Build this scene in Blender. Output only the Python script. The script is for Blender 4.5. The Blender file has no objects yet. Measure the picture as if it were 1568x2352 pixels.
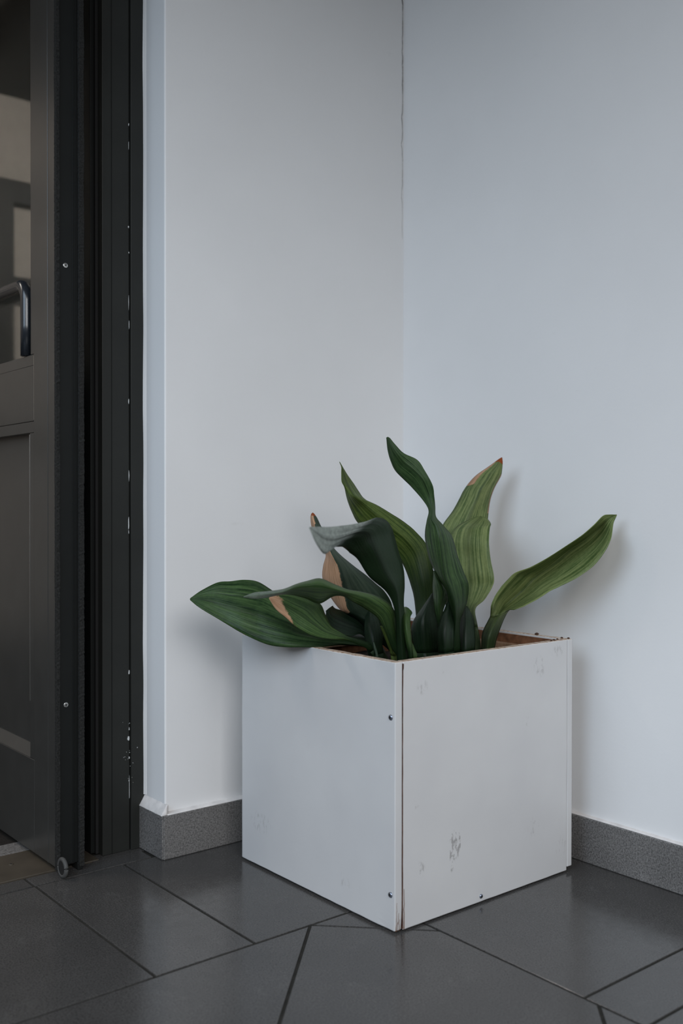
import bpy, bmesh, math, random
from mathutils import Vector, Matrix, noise

scene = bpy.context.scene
COL = scene.collection
random.seed(11)

# ------------------------------------------------------------------ camera
# x runs along the door wall (towards the corner), y into the building, z up; the corner of the two skirtings is the origin
cam_data = bpy.data.cameras.new('camera')
cam_data.sensor_fit = 'HORIZONTAL'
cam_data.sensor_width = 24.0
cam_data.lens = 2296.19 / 1568 * 24.0
cam_data.clip_start = 0.05
cam_data.dof.use_dof = True
cam_data.dof.focus_distance = 1.98
cam_data.dof.aperture_fstop = 2.8
cam = bpy.data.objects.new('camera', cam_data)
COL.objects.link(cam)
_R = Vector((0.77529936, -0.63159301, 0.00107887))
_U = Vector((0.00448131, 0.00720905, 0.99996397))
_F = Vector((0.63157804, 0.7752666, -0.00841954))
cam.matrix_world = Matrix(((_R.x, _U.x, -_F.x, -1.7108), (_R.y, _U.y, -_F.y, -1.8555), (_R.z, _U.z, -_F.z, 0.75), (0, 0, 0, 1)))
scene.camera = cam

# ------------------------------------------------------------------ light
scene.view_settings.view_transform = 'Standard'
scene.view_settings.look = 'None'
scene.view_settings.gamma = 1.0
scene.view_settings.use_curve_mapping = False
scene.view_settings.exposure = 0.0

world = bpy.data.worlds.new('overcast_sky')
scene.world = world
world.use_nodes = True
wn = world.node_tree.nodes
wn['Background'].inputs['Color'].default_value = (0.78, 0.86, 1.0, 1)
wn['Background'].inputs['Strength'].default_value = 0.06


def area(name, loc, target, sx, sy, power, color):
    d = bpy.data.lights.new(name, 'AREA')
    d.shape = 'RECTANGLE'
    d.size, d.size_y = sx, sy
    d.energy = power
    d.color = color
    o = bpy.data.objects.new(name, d)
    COL.objects.link(o)
    o.location = loc
    o.rotation_euler = (Vector(target) - Vector(loc)).to_track_quat('-Z', 'Y').to_euler()
    return o


# overcast daylight reaching in under the edge of the added porch roof: from the open side (left of the picture) and the open front (behind the camera)
area('daylight_open_side', (-4.1, -1.0, 2.6), (0.0, -0.5, 0.9), 2.8, 2.3, 104, (0.68, 0.83, 1.0))
area('daylight_open_front', (-2.7, -4.6, 2.85), (-0.6, 0.0, 0.9), 3.4, 2.3, 190, (0.97, 0.98, 1.0))


# ------------------------------------------------------------------ node helpers
class NT:
    def __init__(self, name, rough=0.5, spec=0.5):
        self.m = bpy.data.materials.new(name)
        self.m.use_nodes = True
        self.t = self.m.node_tree
        self.b = self.t.nodes['Principled BSDF']
        self.b.inputs['Roughness'].default_value = rough
        self.b.inputs['Specular IOR Level'].default_value = spec

    def n(self, kind, **kw):
        nd = self.t.nodes.new(kind)
        for k, v in kw.items():
            setattr(nd, k, v)
        return nd

    def link(self, a, b):
        self.t.links.new(a, b)

    def coord(self, which='Object', scale=(1, 1, 1), loc=(0, 0, 0)):
        tc = self.n('ShaderNodeTexCoord')
        mp = self.n('ShaderNodeMapping')
        mp.inputs['Scale'].default_value = scale
        mp.inputs['Location'].default_value = loc
        self.link(tc.outputs[which], mp.inputs['Vector'])
        return mp.outputs['Vector']

    def noise(self, vec, scale, detail=4, rough=0.55):
        nd = self.n('ShaderNodeTexNoise')
        nd.inputs['Scale'].default_value = scale
        nd.inputs['Detail'].default_value = detail
        nd.inputs['Roughness'].default_value = rough
        self.link(vec, nd.inputs['Vector'])
        return nd.outputs['Fac']

    def ramp(self, fac, stops, interp='LINEAR'):
        nd = self.n('ShaderNodeValToRGB')
        nd.color_ramp.interpolation = interp
        els = nd.color_ramp.elements
        while len(els) < len(stops):
            els.new(0.5)
        for e, (p, c) in zip(els, stops):
            e.position = p
            e.color = tuple(c) + (1,) if len(c) == 3 else c
        self.link(fac, nd.inputs['Fac'])
        return nd.outputs['Color']

    def mix(self, fac, a, b):
        nd = self.n('ShaderNodeMix', data_type='RGBA')
        if isinstance(fac, (int, float)):
            nd.inputs['Factor'].default_value = fac
        else:
            self.link(fac, nd.inputs['Factor'])
        for v, s in ((a, nd.inputs['A']), (b, nd.inputs['B'])):
            if isinstance(v, (tuple, list)):
                s.default_value = tuple(v)[:3] + (1,)
            else:
                self.link(v, s)
        return nd.outputs['Result']

    def math(self, op, a, b=0.0, clamp=False):
        nd = self.n('ShaderNodeMath', operation=op)
        nd.use_clamp = clamp
        for v, s in ((a, nd.inputs[0]), (b, nd.inputs[1])):
            if isinstance(v, (int, float)):
                s.default_value = v
            else:
                self.link(v, s)
        return nd.outputs[0]

    def remap(self, v, lo, hi, a=0.0, b=1.0):
        nd = self.n('ShaderNodeMapRange')
        nd.interpolation_type = 'SMOOTHSTEP'
        for i, x in enumerate((lo, hi, a, b)):
            nd.inputs[i + 1].default_value = x
        self.link(v, nd.inputs[0])
        return nd.outputs[0]

    def color(self, c):
        if isinstance(c, (tuple, list)):
            self.b.inputs['Base Color'].default_value = tuple(c)[:3] + (1,)
        else:
            self.link(c, self.b.inputs['Base Color'])

    def bump(self, h, strength=0.2, dist=0.002):
        nd = self.n('ShaderNodeBump')
        nd.inputs['Strength'].default_value = strength
        nd.inputs['Distance'].default_value = dist
        self.link(h, nd.inputs['Height'])
        self.link(nd.outputs['Normal'], self.b.inputs['Normal'])

    def blobs(self, spots, axes, nscale=150.0, stretch=(1, 1, 1)):
        """soft elliptical patches (a, b, ra, rb, amount) in two object axes, broken up by noise"""
        tc = self.n('ShaderNodeTexCoord')
        sp = self.n('ShaderNodeSeparateXYZ')
        self.link(tc.outputs['Object'], sp.inputs[0])
        A, B = sp.outputs[axes[0]], sp.outputs[axes[1]]
        tot = None
        for a, b, ra, rb, amt in spots:
            da = self.math('DIVIDE', self.math('SUBTRACT', A, a), ra)
            db = self.math('DIVIDE', self.math('SUBTRACT', B, b), rb)
            d2 = self.math('ADD', self.math('MULTIPLY', da, da), self.math('MULTIPLY', db, db))
            m = self.math('MULTIPLY', self.remap(d2, 0.0, 1.0, 1.0, 0.0), amt)
            tot = m if tot is None else self.math('ADD', tot, m)
        nz = self.noise(self.coord('Object', stretch), nscale, 5, 0.65)
        return tot, nz


def mat_plain(name, col, rough=0.5, spec=0.5, var=0.08, scale=30.0, bump=0.0, metallic=0.0):
    t = NT(name, rough, spec)
    nz = t.noise(t.coord(), scale)
    lo = tuple(c * (1 - var) for c in col)
    hi = tuple(min(1, c * (1 + var)) for c in col)
    t.color(t.ramp(nz, [(0.3, lo), (0.7, hi)]))
    if bump:
        t.bump(nz, bump, 0.001)
    t.b.inputs['Metallic'].default_value = metallic
    return t.m


def mat_wall(name, col=(0.76, 0.755, 0.75)):
    t = NT(name, 0.55, 0.35)
    v = t.coord()
    big = t.noise(v, 2.5, 3)
    fine = t.noise(v, 120, 3)
    base = t.ramp(big, [(0.3, tuple(c * 0.97 for c in col)), (0.7, tuple(min(1, c * 1.02) for c in col))])
    # sparse dark specks and faint scuffs of the painted plaster
    vo = t.n('ShaderNodeTexVoronoi')
    vo.inputs['Scale'].default_value = 7.0
    t.link(v, vo.inputs['Vector'])
    speck = t.remap(vo.outputs['Distance'], 0.010, 0.022, 1.0, 0.0)
    gate = t.remap(t.noise(v, 4.0, 2), 0.52, 0.56)
    c1 = t.mix(t.math('MULTIPLY', t.math('MULTIPLY', speck, gate), 0.6), base, (0.22, 0.21, 0.2))
    sc = t.remap(t.noise(t.coord('Object', (1, 1, 2.2)), 9.0, 6, 0.7), 0.66, 0.80)
    t.color(t.mix(t.math('MULTIPLY', sc, 0.16), c1, (0.45, 0.44, 0.42)))
    t.bump(t.math('ADD', fine, t.math('MULTIPLY', big, 1.5)), 0.12, 0.0015)
    return t.m


def mat_stone(name, dark, light, scale=420.0, rough=0.3, spec=0.5, bump=0.05):
    t = NT(name, rough, spec)
    v = t.coord()
    sp = t.noise(v, scale, 3, 0.8)
    big = t.noise(v, 6.0, 4)
    c = t.ramp(sp, [(0.32, dark), (0.5, tuple((a + b) / 2 for a, b in zip(dark, light))), (0.70, light)])
    smear = t.remap(t.noise(t.coord('Object', (1.0, 1.0, 4.0)), 14, 5, 0.7), 0.58, 0.75)
    c = t.mix(t.math('MULTIPLY', smear, 0.22), c, tuple(min(1, x * 1.5) for x in light))
    t.color(t.mix(t.remap(big, 0.35, 0.7, 0.0, 0.25), c, dark))
    t.link(t.remap(t.noise(v, 60, 4), 0.3, 0.7, rough * 0.8, rough * 1.25), t.b.inputs['Roughness'])
    t.bump(sp, bump, 0.0006)
    return t.m


def mat_panel(name, spots, seed, edge=(0.62, 0.50, 0.40), worn=None):
    """white laminate board: scuffs of its own shape, raw cream edges on top, frayed core low at the corner"""
    t = NT(name, 0.38, 0.45)
    v = t.coord('Object', (1, 1, 1), (seed, seed * 0.7, 0))
    base = t.ramp(t.noise(v, 5, 3), [(0.3, (0.535, 0.535, 0.54)), (0.7, (0.58, 0.58, 0.58))])
    tot, nz = t.blobs(spots, (0, 2) if worn != 'y' else (1, 2), 95.0, (1.6, 1.6, 0.7))
    m = t.remap(t.math('MULTIPLY', tot, t.remap(nz, 0.46, 0.62)), 0.05, 0.6)
    c = t.mix(t.math('MULTIPLY', m, 0.62), base, (0.20, 0.19, 0.185))
    faint = t.remap(t.noise(v, 26, 6, 0.75), 0.63, 0.80)
    c = t.mix(t.math('MULTIPLY', faint, 0.25), c, (0.40, 0.38, 0.36))
    ge = t.n('ShaderNodeNewGeometry')
    sx = t.n('ShaderNodeSeparateXYZ')
    t.link(ge.outputs['Normal'], sx.inputs[0])
    up = t.remap(sx.outputs[2], 0.3, 0.75)
    ec = t.ramp(t.noise(v, 160, 4), [(0.35, (0.28, 0.14, 0.075)), (0.55, edge)])
    t.color(t.mix(up, c, ec))
    t.bump(t.noise(v, 90, 3), 0.05, 0.001)
    return t.m


def mat_leaf(name, dark, light, rough=0.42, trans=0.22):
    t = NT(name, rough, 0.26)
    tc = t.n('ShaderNodeTexCoord')
    mp = t.n('ShaderNodeMapping')
    mp.inputs['Scale'].default_value = (1.0, 0.035, 1.0)
    t.link(tc.outputs['UV'], mp.inputs['Vector'])
    st = t.noise(mp.outputs['Vector'], 17.0, 3, 0.7)
    st2 = t.noise(mp.outputs['Vector'], 55.0, 2, 0.6)
    mott = t.noise(t.coord(), 130, 4, 0.7)
    s = t.math('ADD', t.math('MULTIPLY', st, 0.70), t.math('ADD', t.math('MULTIPLY', st2, 0.15), t.math('MULTIPLY', mott, 0.15)))
    c = t.ramp(s, [(0.40, dark), (0.50, tuple((a + b) / 2 for a, b in zip(dark, light))), (0.60, light)])
    # dead tissue: tan where the leaf has dried, orange-brown at one tip
    at = t.n('ShaderNodeAttribute')
    at.attribute_name = 'dry'
    sx = t.n('ShaderNodeSeparateColor')
    t.link(at.outputs['Color'], sx.inputs[0])
    # deeper stalk green with base shade painted in; grey paints sky sheen, silvery underside
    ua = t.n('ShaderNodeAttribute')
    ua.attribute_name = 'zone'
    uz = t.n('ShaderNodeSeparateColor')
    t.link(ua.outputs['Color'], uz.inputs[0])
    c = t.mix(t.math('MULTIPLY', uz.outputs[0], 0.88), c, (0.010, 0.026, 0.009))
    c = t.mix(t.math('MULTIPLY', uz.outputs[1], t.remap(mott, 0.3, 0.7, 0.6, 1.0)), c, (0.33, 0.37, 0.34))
    c = t.mix(t.math('MULTIPLY', uz.outputs[2], 0.55), c, tuple(x * 0.45 for x in dark))
    br = t.math('ADD', sx.outputs[0], t.math('MULTIPLY', t.math('SUBTRACT', mott, 0.5), 0.5))
    tanc = t.ramp(st2, [(0.35, (0.42, 0.22, 0.11)), (0.65, (0.66, 0.42, 0.27))])
    c = t.mix(t.remap(br, 0.40, 0.60), c, tanc)
    c = t.mix(t.remap(sx.outputs[1], 0.45, 0.6), c, (0.34, 0.075, 0.015))
    t.color(c)
    t.bump(s, 0.45, 0.004)
    tr = t.n('ShaderNodeBsdfTranslucent')
    t.link(c, tr.inputs['Color'])
    mx = t.n('ShaderNodeMixShader')
    mx.inputs[0].default_value = trans
    out = t.t.nodes['Material Output']
    t.link(t.b.outputs[0], mx.inputs[1])
    t.link(tr.outputs[0], mx.inputs[2])
    t.link(mx.outputs[0], out.inputs['Surface'])
    return t.m


M = {}
M['wall'] = mat_wall('white_wall_paint')
M['soffit'] = mat_plain('porch_ceiling_paint', (0.16, 0.16, 0.15), 0.8)
M['tile'] = mat_stone('grey_floor_tile', (0.026, 0.025, 0.024), (0.092, 0.088, 0.085), 330, 0.19, 0.5, 0.04)
M['skirt'] = mat_stone('granite_skirting', (0.040, 0.038, 0.037), (0.26, 0.25, 0.24), 290, 0.42, 0.4, 0.1)
M['grout'] = mat_plain('dark_grout', (0.022, 0.021, 0.018), 0.9, 0.2, 0.3, 60)
M['mortar'] = mat_plain('painted_mortar', (0.66, 0.63, 0.61), 0.8, 0.2, 0.12, 40, 0.4)
M['crack'] = mat_plain('crack_dark_grey', (0.13, 0.125, 0.12), 0.9, 0.1)  # dark grey of the wall crack
M['door'] = mat_plain('charcoal_door_paint', (0.036, 0.036, 0.034), 0.28, 0.5, 0.10, 14)
M['frame'] = mat_plain('charcoal_frame_paint', (0.019, 0.020, 0.018), 0.50, 0.25, 0.12, 10)
M['edge'] = mat_plain('dark_edge_profile', (0.008, 0.009, 0.0085), 0.55, 0.2, 0.10, 20)
M['brush'] = mat_plain('grey_brush_pile', (0.022, 0.022, 0.021), 0.95, 0.1, 0.4, 300, 0.6)
M['tyre'] = mat_plain('grey_roller_tyre', (0.060, 0.060, 0.058), 0.6, 0.3)
M['black'] = mat_plain('black_rubber', (0.012, 0.012, 0.012), 0.7, 0.3)
M['chip'] = mat_plain('white_paint_chip', (0.60, 0.62, 0.62), 0.7, 0.2)
M['steel'] = mat_plain('dull_steel', (0.50, 0.50, 0.48), 0.35, 0.5, 0.1, 200, 0, 1.0)
M['zinc'] = mat_plain('zinc_screw', (0.30, 0.33, 0.40), 0.28, 0.5, 0.15, 300, 0, 1.0)
M['slot'] = mat_plain('screw_recess', (0.03, 0.03, 0.03), 0.8, 0.1)
M['handle'] = mat_plain('dark_handle_reflection', (0.014, 0.017, 0.021), 0.24, 0.6)
M['plate'] = mat_plain('brown_threshold_metal', (0.055, 0.045, 0.033), 0.45, 0.5, 0.2, 18)
M['mat'] = mat_plain('dark_entrance_mat', (0.02, 0.018, 0.016), 0.95, 0.1, 0.3, 200)
M['inner'] = mat_plain('vestibule_plaster', (0.44, 0.41, 0.375), 0.8, 0.2)
M['innerdark'] = mat_plain('vestibule_dark_lining', (0.03, 0.03, 0.028), 0.7, 0.3)
M['wood'] = mat_plain('bare_particle_board', (0.155, 0.072, 0.038), 0.85, 0.15, 0.35, 70, 0.3)
M['woodlight'] = mat_plain('pale_batten', (0.26, 0.16, 0.10), 0.8, 0.2, 0.3, 60, 0.3)
M['split'] = mat_plain('dark_split_core', (0.085, 0.040, 0.028), 0.9, 0.1, 0.4, 90)
M['soil'] = mat_plain('dark_potting_soil', (0.022, 0.016, 0.012), 0.95, 0.1, 0.5, 120, 0.8)
M['crumb'] = mat_plain('brown_crumb', (0.07, 0.04, 0.028), 0.9, 0.1)
g = NT('door_glass', 0.02, 0.5)
g.color((0.86, 0.90, 0.90))
g.b.inputs['Transmission Weight'].default_value = 1.0
g.b.inputs['IOR'].default_value = 1.5
g.link(g.remap(g.noise(g.coord(), 3.0, 2), 0.3, 0.7, 0.012, 0.03), g.b.inputs['Roughness'])
M['glass'] = g.m
LEAF = {
    'deep': mat_leaf('leaf_deep_green', (0.011, 0.032, 0.010), (0.066, 0.122, 0.042), 0.40),
    'mid': mat_leaf('leaf_mid_green', (0.020, 0.052, 0.014), (0.085, 0.150, 0.045), 0.42),
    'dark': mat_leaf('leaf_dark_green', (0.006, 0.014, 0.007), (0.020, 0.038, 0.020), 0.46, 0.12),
    'grey': mat_leaf('leaf_greyish_green', (0.030, 0.055, 0.036), (0.090, 0.125, 0.085), 0.55),
    'bright': mat_leaf('leaf_fresh_green', (0.032, 0.066, 0.010), (0.160, 0.215, 0.050), 0.42, 0.28),
    'light': mat_leaf('leaf_light_green', (0.080, 0.130, 0.038), (0.290, 0.345, 0.135), 0.45, 0.28),
}


# ------------------------------------------------------------------ mesh helpers
def world_loc(o):
    v = Vector((0, 0, 0))
    while o is not None:
        v += o.location
        o = o.parent
    return v


def link_mesh(name, me, mat, parent=None, origin=None, smooth=False):
    """one mesh in world coordinates -> object whose origin sits at the bottom centre of the shape"""
    if origin is None:
        xs = [v.co for v in me.vertices]
        lo = [min(c[i] for c in xs) for i in range(3)]
        hi = [max(c[i] for c in xs) for i in range(3)]
        origin = Vector(((lo[0] + hi[0]) / 2, (lo[1] + hi[1]) / 2, lo[2]))
    origin = Vector(origin)
    me.transform(Matrix.Translation(-origin))
    o = bpy.data.objects.new(name, me)
    COL.objects.link(o)
    o.location = origin - (world_loc(parent) if parent else Vector((0, 0, 0)))
    o.parent = parent
    if mat:
        me.materials.append(mat)
    if smooth:
        for p in me.polygons:
            p.use_smooth = True
    return o


def bm_to(name, bm, mat, parent=None, origin=None, smooth=False):
    bmesh.ops.recalc_face_normals(bm, faces=bm.faces)
    me = bpy.data.meshes.new(name)
    bm.to_mesh(me)
    bm.free()
    return link_mesh(name, me, mat, parent, origin, smooth)


def add_box(bm, lo, hi, bevel=0.0, seg=2):
    vs = [bm.verts.new((x, y, z)) for x in (lo[0], hi[0]) for y in (lo[1], hi[1]) for z in (lo[2], hi[2])]
    fs = [(0, 1, 3, 2), (4, 6, 7, 5), (0, 4, 5, 1), (2, 3, 7, 6), (0, 2, 6, 4), (1, 5, 7, 3)]
    faces = [bm.faces.new([vs[i] for i in f]) for f in fs]
    if bevel:
        es = list({e for f in faces for e in f.edges})
        bmesh.ops.bevel(bm, geom=es, offset=bevel, segments=seg, profile=0.5, affect='EDGES')


def box(name, lo, hi, mat, parent=None, bevel=0.0, seg=2):
    bm = bmesh.new()
    add_box(bm, lo, hi, bevel, seg)
    return bm_to(name, bm, mat, parent)


def add_cyl(bm, c, axis, r, h, n=24, r2=None):
    """closed cylinder / cone frustum from c along axis"""
    axis = Vector(axis).normalized()
    q = axis.to_track_quat('Z', 'Y')
    r2 = r if r2 is None else r2
    a = [bm.verts.new(Vector(c) + q @ Vector((r * math.cos(2 * math.pi * i / n), r * math.sin(2 * math.pi * i / n), 0))) for i in range(n)]
    b = [bm.verts.new(Vector(c) + q @ Vector((r2 * math.cos(2 * math.pi * i / n), r2 * math.sin(2 * math.pi * i / n), h))) for i in range(n)]
    for i in range(n):
        bm.faces.new((a[i], a[(i + 1) % n], b[(i + 1) % n], b[i]))
    bm.faces.new(a[::-1])
    bm.faces.new(b)


def add_tube(bm, pts, r, n=10):
    pts = [Vector(p) for p in pts]
    rings = []
    for i, p in enumerate(pts):
        d = (pts[min(i + 1, len(pts) - 1)] - pts[max(i - 1, 0)]).normalized()
        q = d.to_track_quat('Z', 'Y')
        rr = r[i] if isinstance(r, (list, tuple)) else r
        rings.append([bm.verts.new(p + q @ Vector((rr * math.cos(2 * math.pi * k / n), rr * math.sin(2 * math.pi * k / n), 0))) for k in range(n)])
    for a, b in zip(rings, rings[1:]):
        for k in range(n):
            bm.faces.new((a[k], a[(k + 1) % n], b[(k + 1) % n], b[k]))
    bm.faces.new(rings[0][::-1])
    bm.faces.new(rings[-1])


def prism(name, poly, z0, z1, mat, parent=None, bevel=0.0):
    bm = bmesh.new()
    a = [bm.verts.new((x, y, z0)) for x, y in poly]
    b = [bm.verts.new((x, y, z1)) for x, y in poly]
    top = bm.faces.new(b)
    bm.faces.new(a[::-1])
    for i in range(len(poly)):
        j = (i + 1) % len(poly)
        bm.faces.new((a[i], a[j], b[j], b[i]))
    if bevel:
        bmesh.ops.bevel(bm, geom=list(top.edges), offset=bevel, segments=1, affect='EDGES')
    return bm_to(name, bm, mat, parent)


def empty(name, loc):
    o = bpy.data.objects.new(name, None)
    o.empty_display_size = 0.05
    COL.objects.link(o)
    o.location = loc
    return o


def tag(o, label=None, cat=None, group=None, kind=None):
    for k, v in (('label', label), ('category', cat), ('group', group), ('kind', kind)):
        if v:
            o[k] = v
    return o


def structure(o, label):
    return tag(o, label, None, None, 'structure')


# ------------------------------------------------------------------ floor: a straight border row along both walls, the field laid on the diagonal
GR = 0.006
floor = structure(box('floor', (-3.4, -4.6, -0.05), (0.10, 0.13, -0.0022), M['grout']), 'grey tiled porch floor with dark grout lines')


def clip(poly, a, b, c):
    """keep a*x + b*y <= c"""
    out = []
    for i in range(len(poly)):
        p, q = poly[i], poly[(i + 1) % len(poly)]
        dp, dq = a * p[0] + b * p[1] - c, a * q[0] + b * q[1] - c
        if dp <= 0:
            out.append(p)
        if (dp < 0 < dq) or (dq < 0 < dp):
            t = dp / (dp - dq)
            out.append((p[0] + t * (q[0] - p[0]), p[1] + t * (q[1] - p[1])))
    return out


def tile(poly):
    ar = abs(sum(p[0] * q[1] - q[0] * p[1] for p, q in zip(poly, poly[1:] + poly[:1]))) / 2 if len(poly) > 2 else 0
    if ar < 0.0004:
        return
    prism('tile', poly, -0.012, random.uniform(-0.0002, 0.0002), M['tile'], floor, 0.0004)


def rect(x0, x1, y0, y1):
    h = GR / 2
    tile([(x0 + h, y0 + h), (x1 - h, y0 + h), (x1 - h, y1 - h), (x0 + h, y1 - h)])


XB, YB = -0.471, -0.447
xs = [-2.86, -2.38, -1.90, -1.42, -0.942, -0.752, -0.272, 0.012]
for a, b in zip(xs, xs[1:]):
    rect(a, b, YB, 0.036)
ys = [YB, -0.917, -1.026, -1.496, -1.966, -2.436, -2.906, -3.376]
for a, b in zip(ys, ys[1:]):
    rect(XB, 0.012, b, a)
S2 = math.sqrt(2)
for i in range(-1, 6):
    for k in range(-4, 6):
        s1, s0 = -1.081 - 0.66 * i, -1.081 - 0.66 * (i + 1)          # x + y
        d0, d1 = 0.187 - 0.66 * (k + 1), 0.187 - 0.66 * k            # y - x
        h = GR / 2 * S2
        poly = [((s - d) / 2, (s + d) / 2) for s, d in ((s0 + h, d0 + h), (s1 - h, d0 + h), (s1 - h, d1 - h), (s0 + h, d1 - h))]
        for c in ((1, 0, XB - GR / 2), (0, 1, YB - GR / 2), (-1, 0, 2.85), (0, -1, 3.37)):
            if poly:
                poly = clip(poly, *c)
        if poly:
            tile(poly)
# narrow stone strip in front of the door
for a, b in zip([-2.6, -1.42, -0.944, -0.684], [-1.42, -0.944, -0.684, -0.684]):
    if b > a:
        rect(a, b, 0.036, 0.089)
rect(-0.80, -0.676, 0.083, 0.125)

# ------------------------------------------------------------------ walls
WX, WY = 0.014, 0.014            # wall faces lie 14 mm behind the skirting faces
RX = -0.668                      # face of the door reveal
H = 2.75
CZ = 2.13                        # underside of the unseen porch roof, set low to shade the walls
wall_l = structure(box('wall_left', (RX, WY, -0.05), (0.20, 0.16, H), M['wall'], None, 0.003), 'white plastered wall between the door and the corner')
wall_r = structure(box('wall_right', (WX, -4.6, -0.05), (0.18, WY, H), M['wall']), 'white plastered wall right of the corner')
box('lintel', (-2.60, WY + .002, 2.125), (RX, 0.16, H), M['wall'], wall_l)
structure(box('wall_far', (-4.4, WY, -0.05), (-2.60, 0.16, H), M['wall']), 'white wall beyond the far side of the door')
structure(box('ceiling', (-1.98, -2.60, CZ), (WX, WY, CZ + 0.16), M['soffit']), 'unseen porch ceiling, added to shade the wall tops')  # slab added out of view, its reach set to darken the upper walls

# thin crack running down the corner of the two walls
bm = bmesh.new()
pts, rad = [], []
z = CZ
while z > 1.42:
    j = 0.0050 * noise.noise(Vector((0, 0, z * 16))) + 0.0028 * noise.noise(Vector((3, 0, z * 60)))
    t = max(0.0, min(1.0, (z - 1.42) / 0.45))
    # wanders from one wall face to the other across the corner
    x = WX - 0.0045 + min(0.0, j) * 1.2
    pts.append((x, WY - 0.0001 - max(0.0, j) * 0.2, z))
    rad.append(0.00015 + 0.00115 * t * max(0.1, 0.75 + 0.8 * noise.noise(Vector((9, 0, z * 24)))))
    z -= 0.005
add_tube(bm, pts, rad, 5)
bm_to('crack', bm, M['crack'], wall_l)

# ------------------------------------------------------------------ skirting
SK = 0.0936


def skirting(name, label, pieces):
    e = structure(empty(name, pieces[0][0]), label)
    for lo, hi in pieces:
        box('skirting_tile', lo, hi, M['skirt'], e, 0.0016, 2)
    return e


bl = skirting('baseboard_left', 'grey granite skirting along the wall between door and corner',
              [((-0.678, 0.0, 0.0008), (-0.2725, WY, SK)), ((-0.2705, 0.0, 0.0008), (-0.0005, WY, SK))])
br = skirting('baseboard_right', 'grey granite skirting along the right wall',
              [((0.0, -0.93, 0.0008), (WX, 0.0, SK)), ((0.0, -1.86, 0.0008), (WX, -0.932, SK)), ((0.0, -2.79, 0.0008), (WX, -1.862, SK))])
bd = skirting('baseboard_reveal', 'bluish granite skirting end turning into the door reveal',
              [((-0.681, 0.0025, 0.0008), (RX, 0.112, SK))])


def fillet(parent, p0, p1, out, up, seed, wall_n, name='mortar_fillet'):
    """rough white painted mortar on top of a skirting: a sloping strip with a ragged lower edge"""
    p0, p1, wn = Vector(p0), Vector(p1), Vector(wall_n)
    n = max(6, int((p1 - p0).length / 0.004))
    bm = bmesh.new()
    rows = []
    for i in range(n + 1):
        p = p0.lerp(p1, i / n)
        j = noise.noise(Vector((seed, i * 0.33, 0)))
        j2 = noise.noise(Vector((seed + 5, i * 0.9, 0)))
        a = p + Vector((0, 0, up * (1 + 0.12 * j)))
        m = p + wn * out * 0.62 + Vector((0, 0, up * 0.42 + 0.0006 * j2))
        b = p + wn * (out + 0.0007 + 0.0006 * j2) + Vector((0, 0, 0.0005))
        c = p + wn * (out + 0.0009) + Vector((0, 0, -max(0.0003, 0.004 * (j + 0.25 * j2))))
        d = p + wn * (out - 0.003) + Vector((0, 0, -0.004))
        e = p - wn * 0.002 + Vector((0, 0, -0.004))
        f = p - wn * 0.002 + Vector((0, 0, up))
        rows.append([bm.verts.new(q) for q in (a, m, b, c, d, e, f)])
    for r0, r1 in zip(rows, rows[1:]):
        for k in range(7):
            bm.faces.new((r0[k], r0[(k + 1) % 7], r1[(k + 1) % 7], r1[k]))
    bm.faces.new(rows[0])
    bm.faces.new(rows[-1][::-1])
    return bm_to(name, bm, M['mortar'], parent, None, True)


fillet(bd, (RX, 0.004, SK), (RX, 0.112, SK), 0.0125, 0.021, 2.0, (-1, 0, 0))
fillet(bl, (-0.668, WY, SK), (-0.004, WY, SK), 0.012, 0.004, 7.0, (0, -1, 0))
fillet(br, (WX, -0.006, SK), (WX, -2.0, SK), 0.008, 0.003, 12.0, (-1, 0, 0))

# ------------------------------------------------------------------ door frame (right jamb), set back in the reveal
tr = structure(empty('trim_1', (-0.72, 0.13, 0.0)), 'charcoal painted door frame beside the white reveal')
FZ = 2.12
box('outer_post', (-0.7005, 0.103, 0.0), (-0.655, 0.155, FZ), M['frame'], tr, 0.0012)
box('inner_post', (-0.7655, 0.107, 0.0), (-0.7025, 0.165, FZ), M['frame'], tr, 0.0012)
box('joint_filler', (-0.7026, 0.112, 0.0), (-0.7004, 0.150, FZ), M['black'], tr)
box('groove_bead', (-0.7445, 0.1062, 0.0), (-0.7430, 0.1075, FZ), M['edge'], tr)
box('rebate_strip', (-0.779, 0.135, 0.0), (-0.7650, 0.175, FZ), M['edge'], tr, 0.001)
box('rubber_gasket', (-0.7715, 0.126, 0.0), (-0.7652, 0.136, FZ), M['black'], tr, 0.001)
box('head_rail', (-2.60, 0.103, 2.07), (-0.7660, 0.160, 2.124), M['frame'], tr, 0.0012)
box('far_post', (-2.60, 0.103, 0.0), (-2.50, 0.160, 2.07), M['frame'], tr, 0.0012)
# white paint line where the reveal meets the frame, brushed unevenly
bm = bmesh.new()
rows = []
for i in range(361):
    z = 0.116 + (2.11 - 0.116) * i / 360
    w = 0.0026 + 0.0012 * noise.noise(Vector((1.7, 0, z * 9))) + 0.0022 * max(0.0, noise.noise(Vector((4.2, 0, z * 3.1))) - 0.15)
    xw = RX - 0.0008
    rows.append([bm.verts.new(q) for q in ((RX + 0.004, 0.0955, z), (xw, 0.0955, z), (xw - w * 0.6, 0.1005, z), (xw - w, 0.1026, z), (xw - w, 0.1040, z), (RX + 0.004, 0.1040, z))])
for a, b in zip(rows, rows[1:]):
    for k in range(6):
        bm.faces.new((a[k], a[(k + 1) % 6], b[(k + 1) % 6], b[k]))
bm.faces.new(rows[0][::-1])
bm.faces.new(rows[-1])
bm_to('paint_line', bm, M['wall'], tr)
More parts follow.
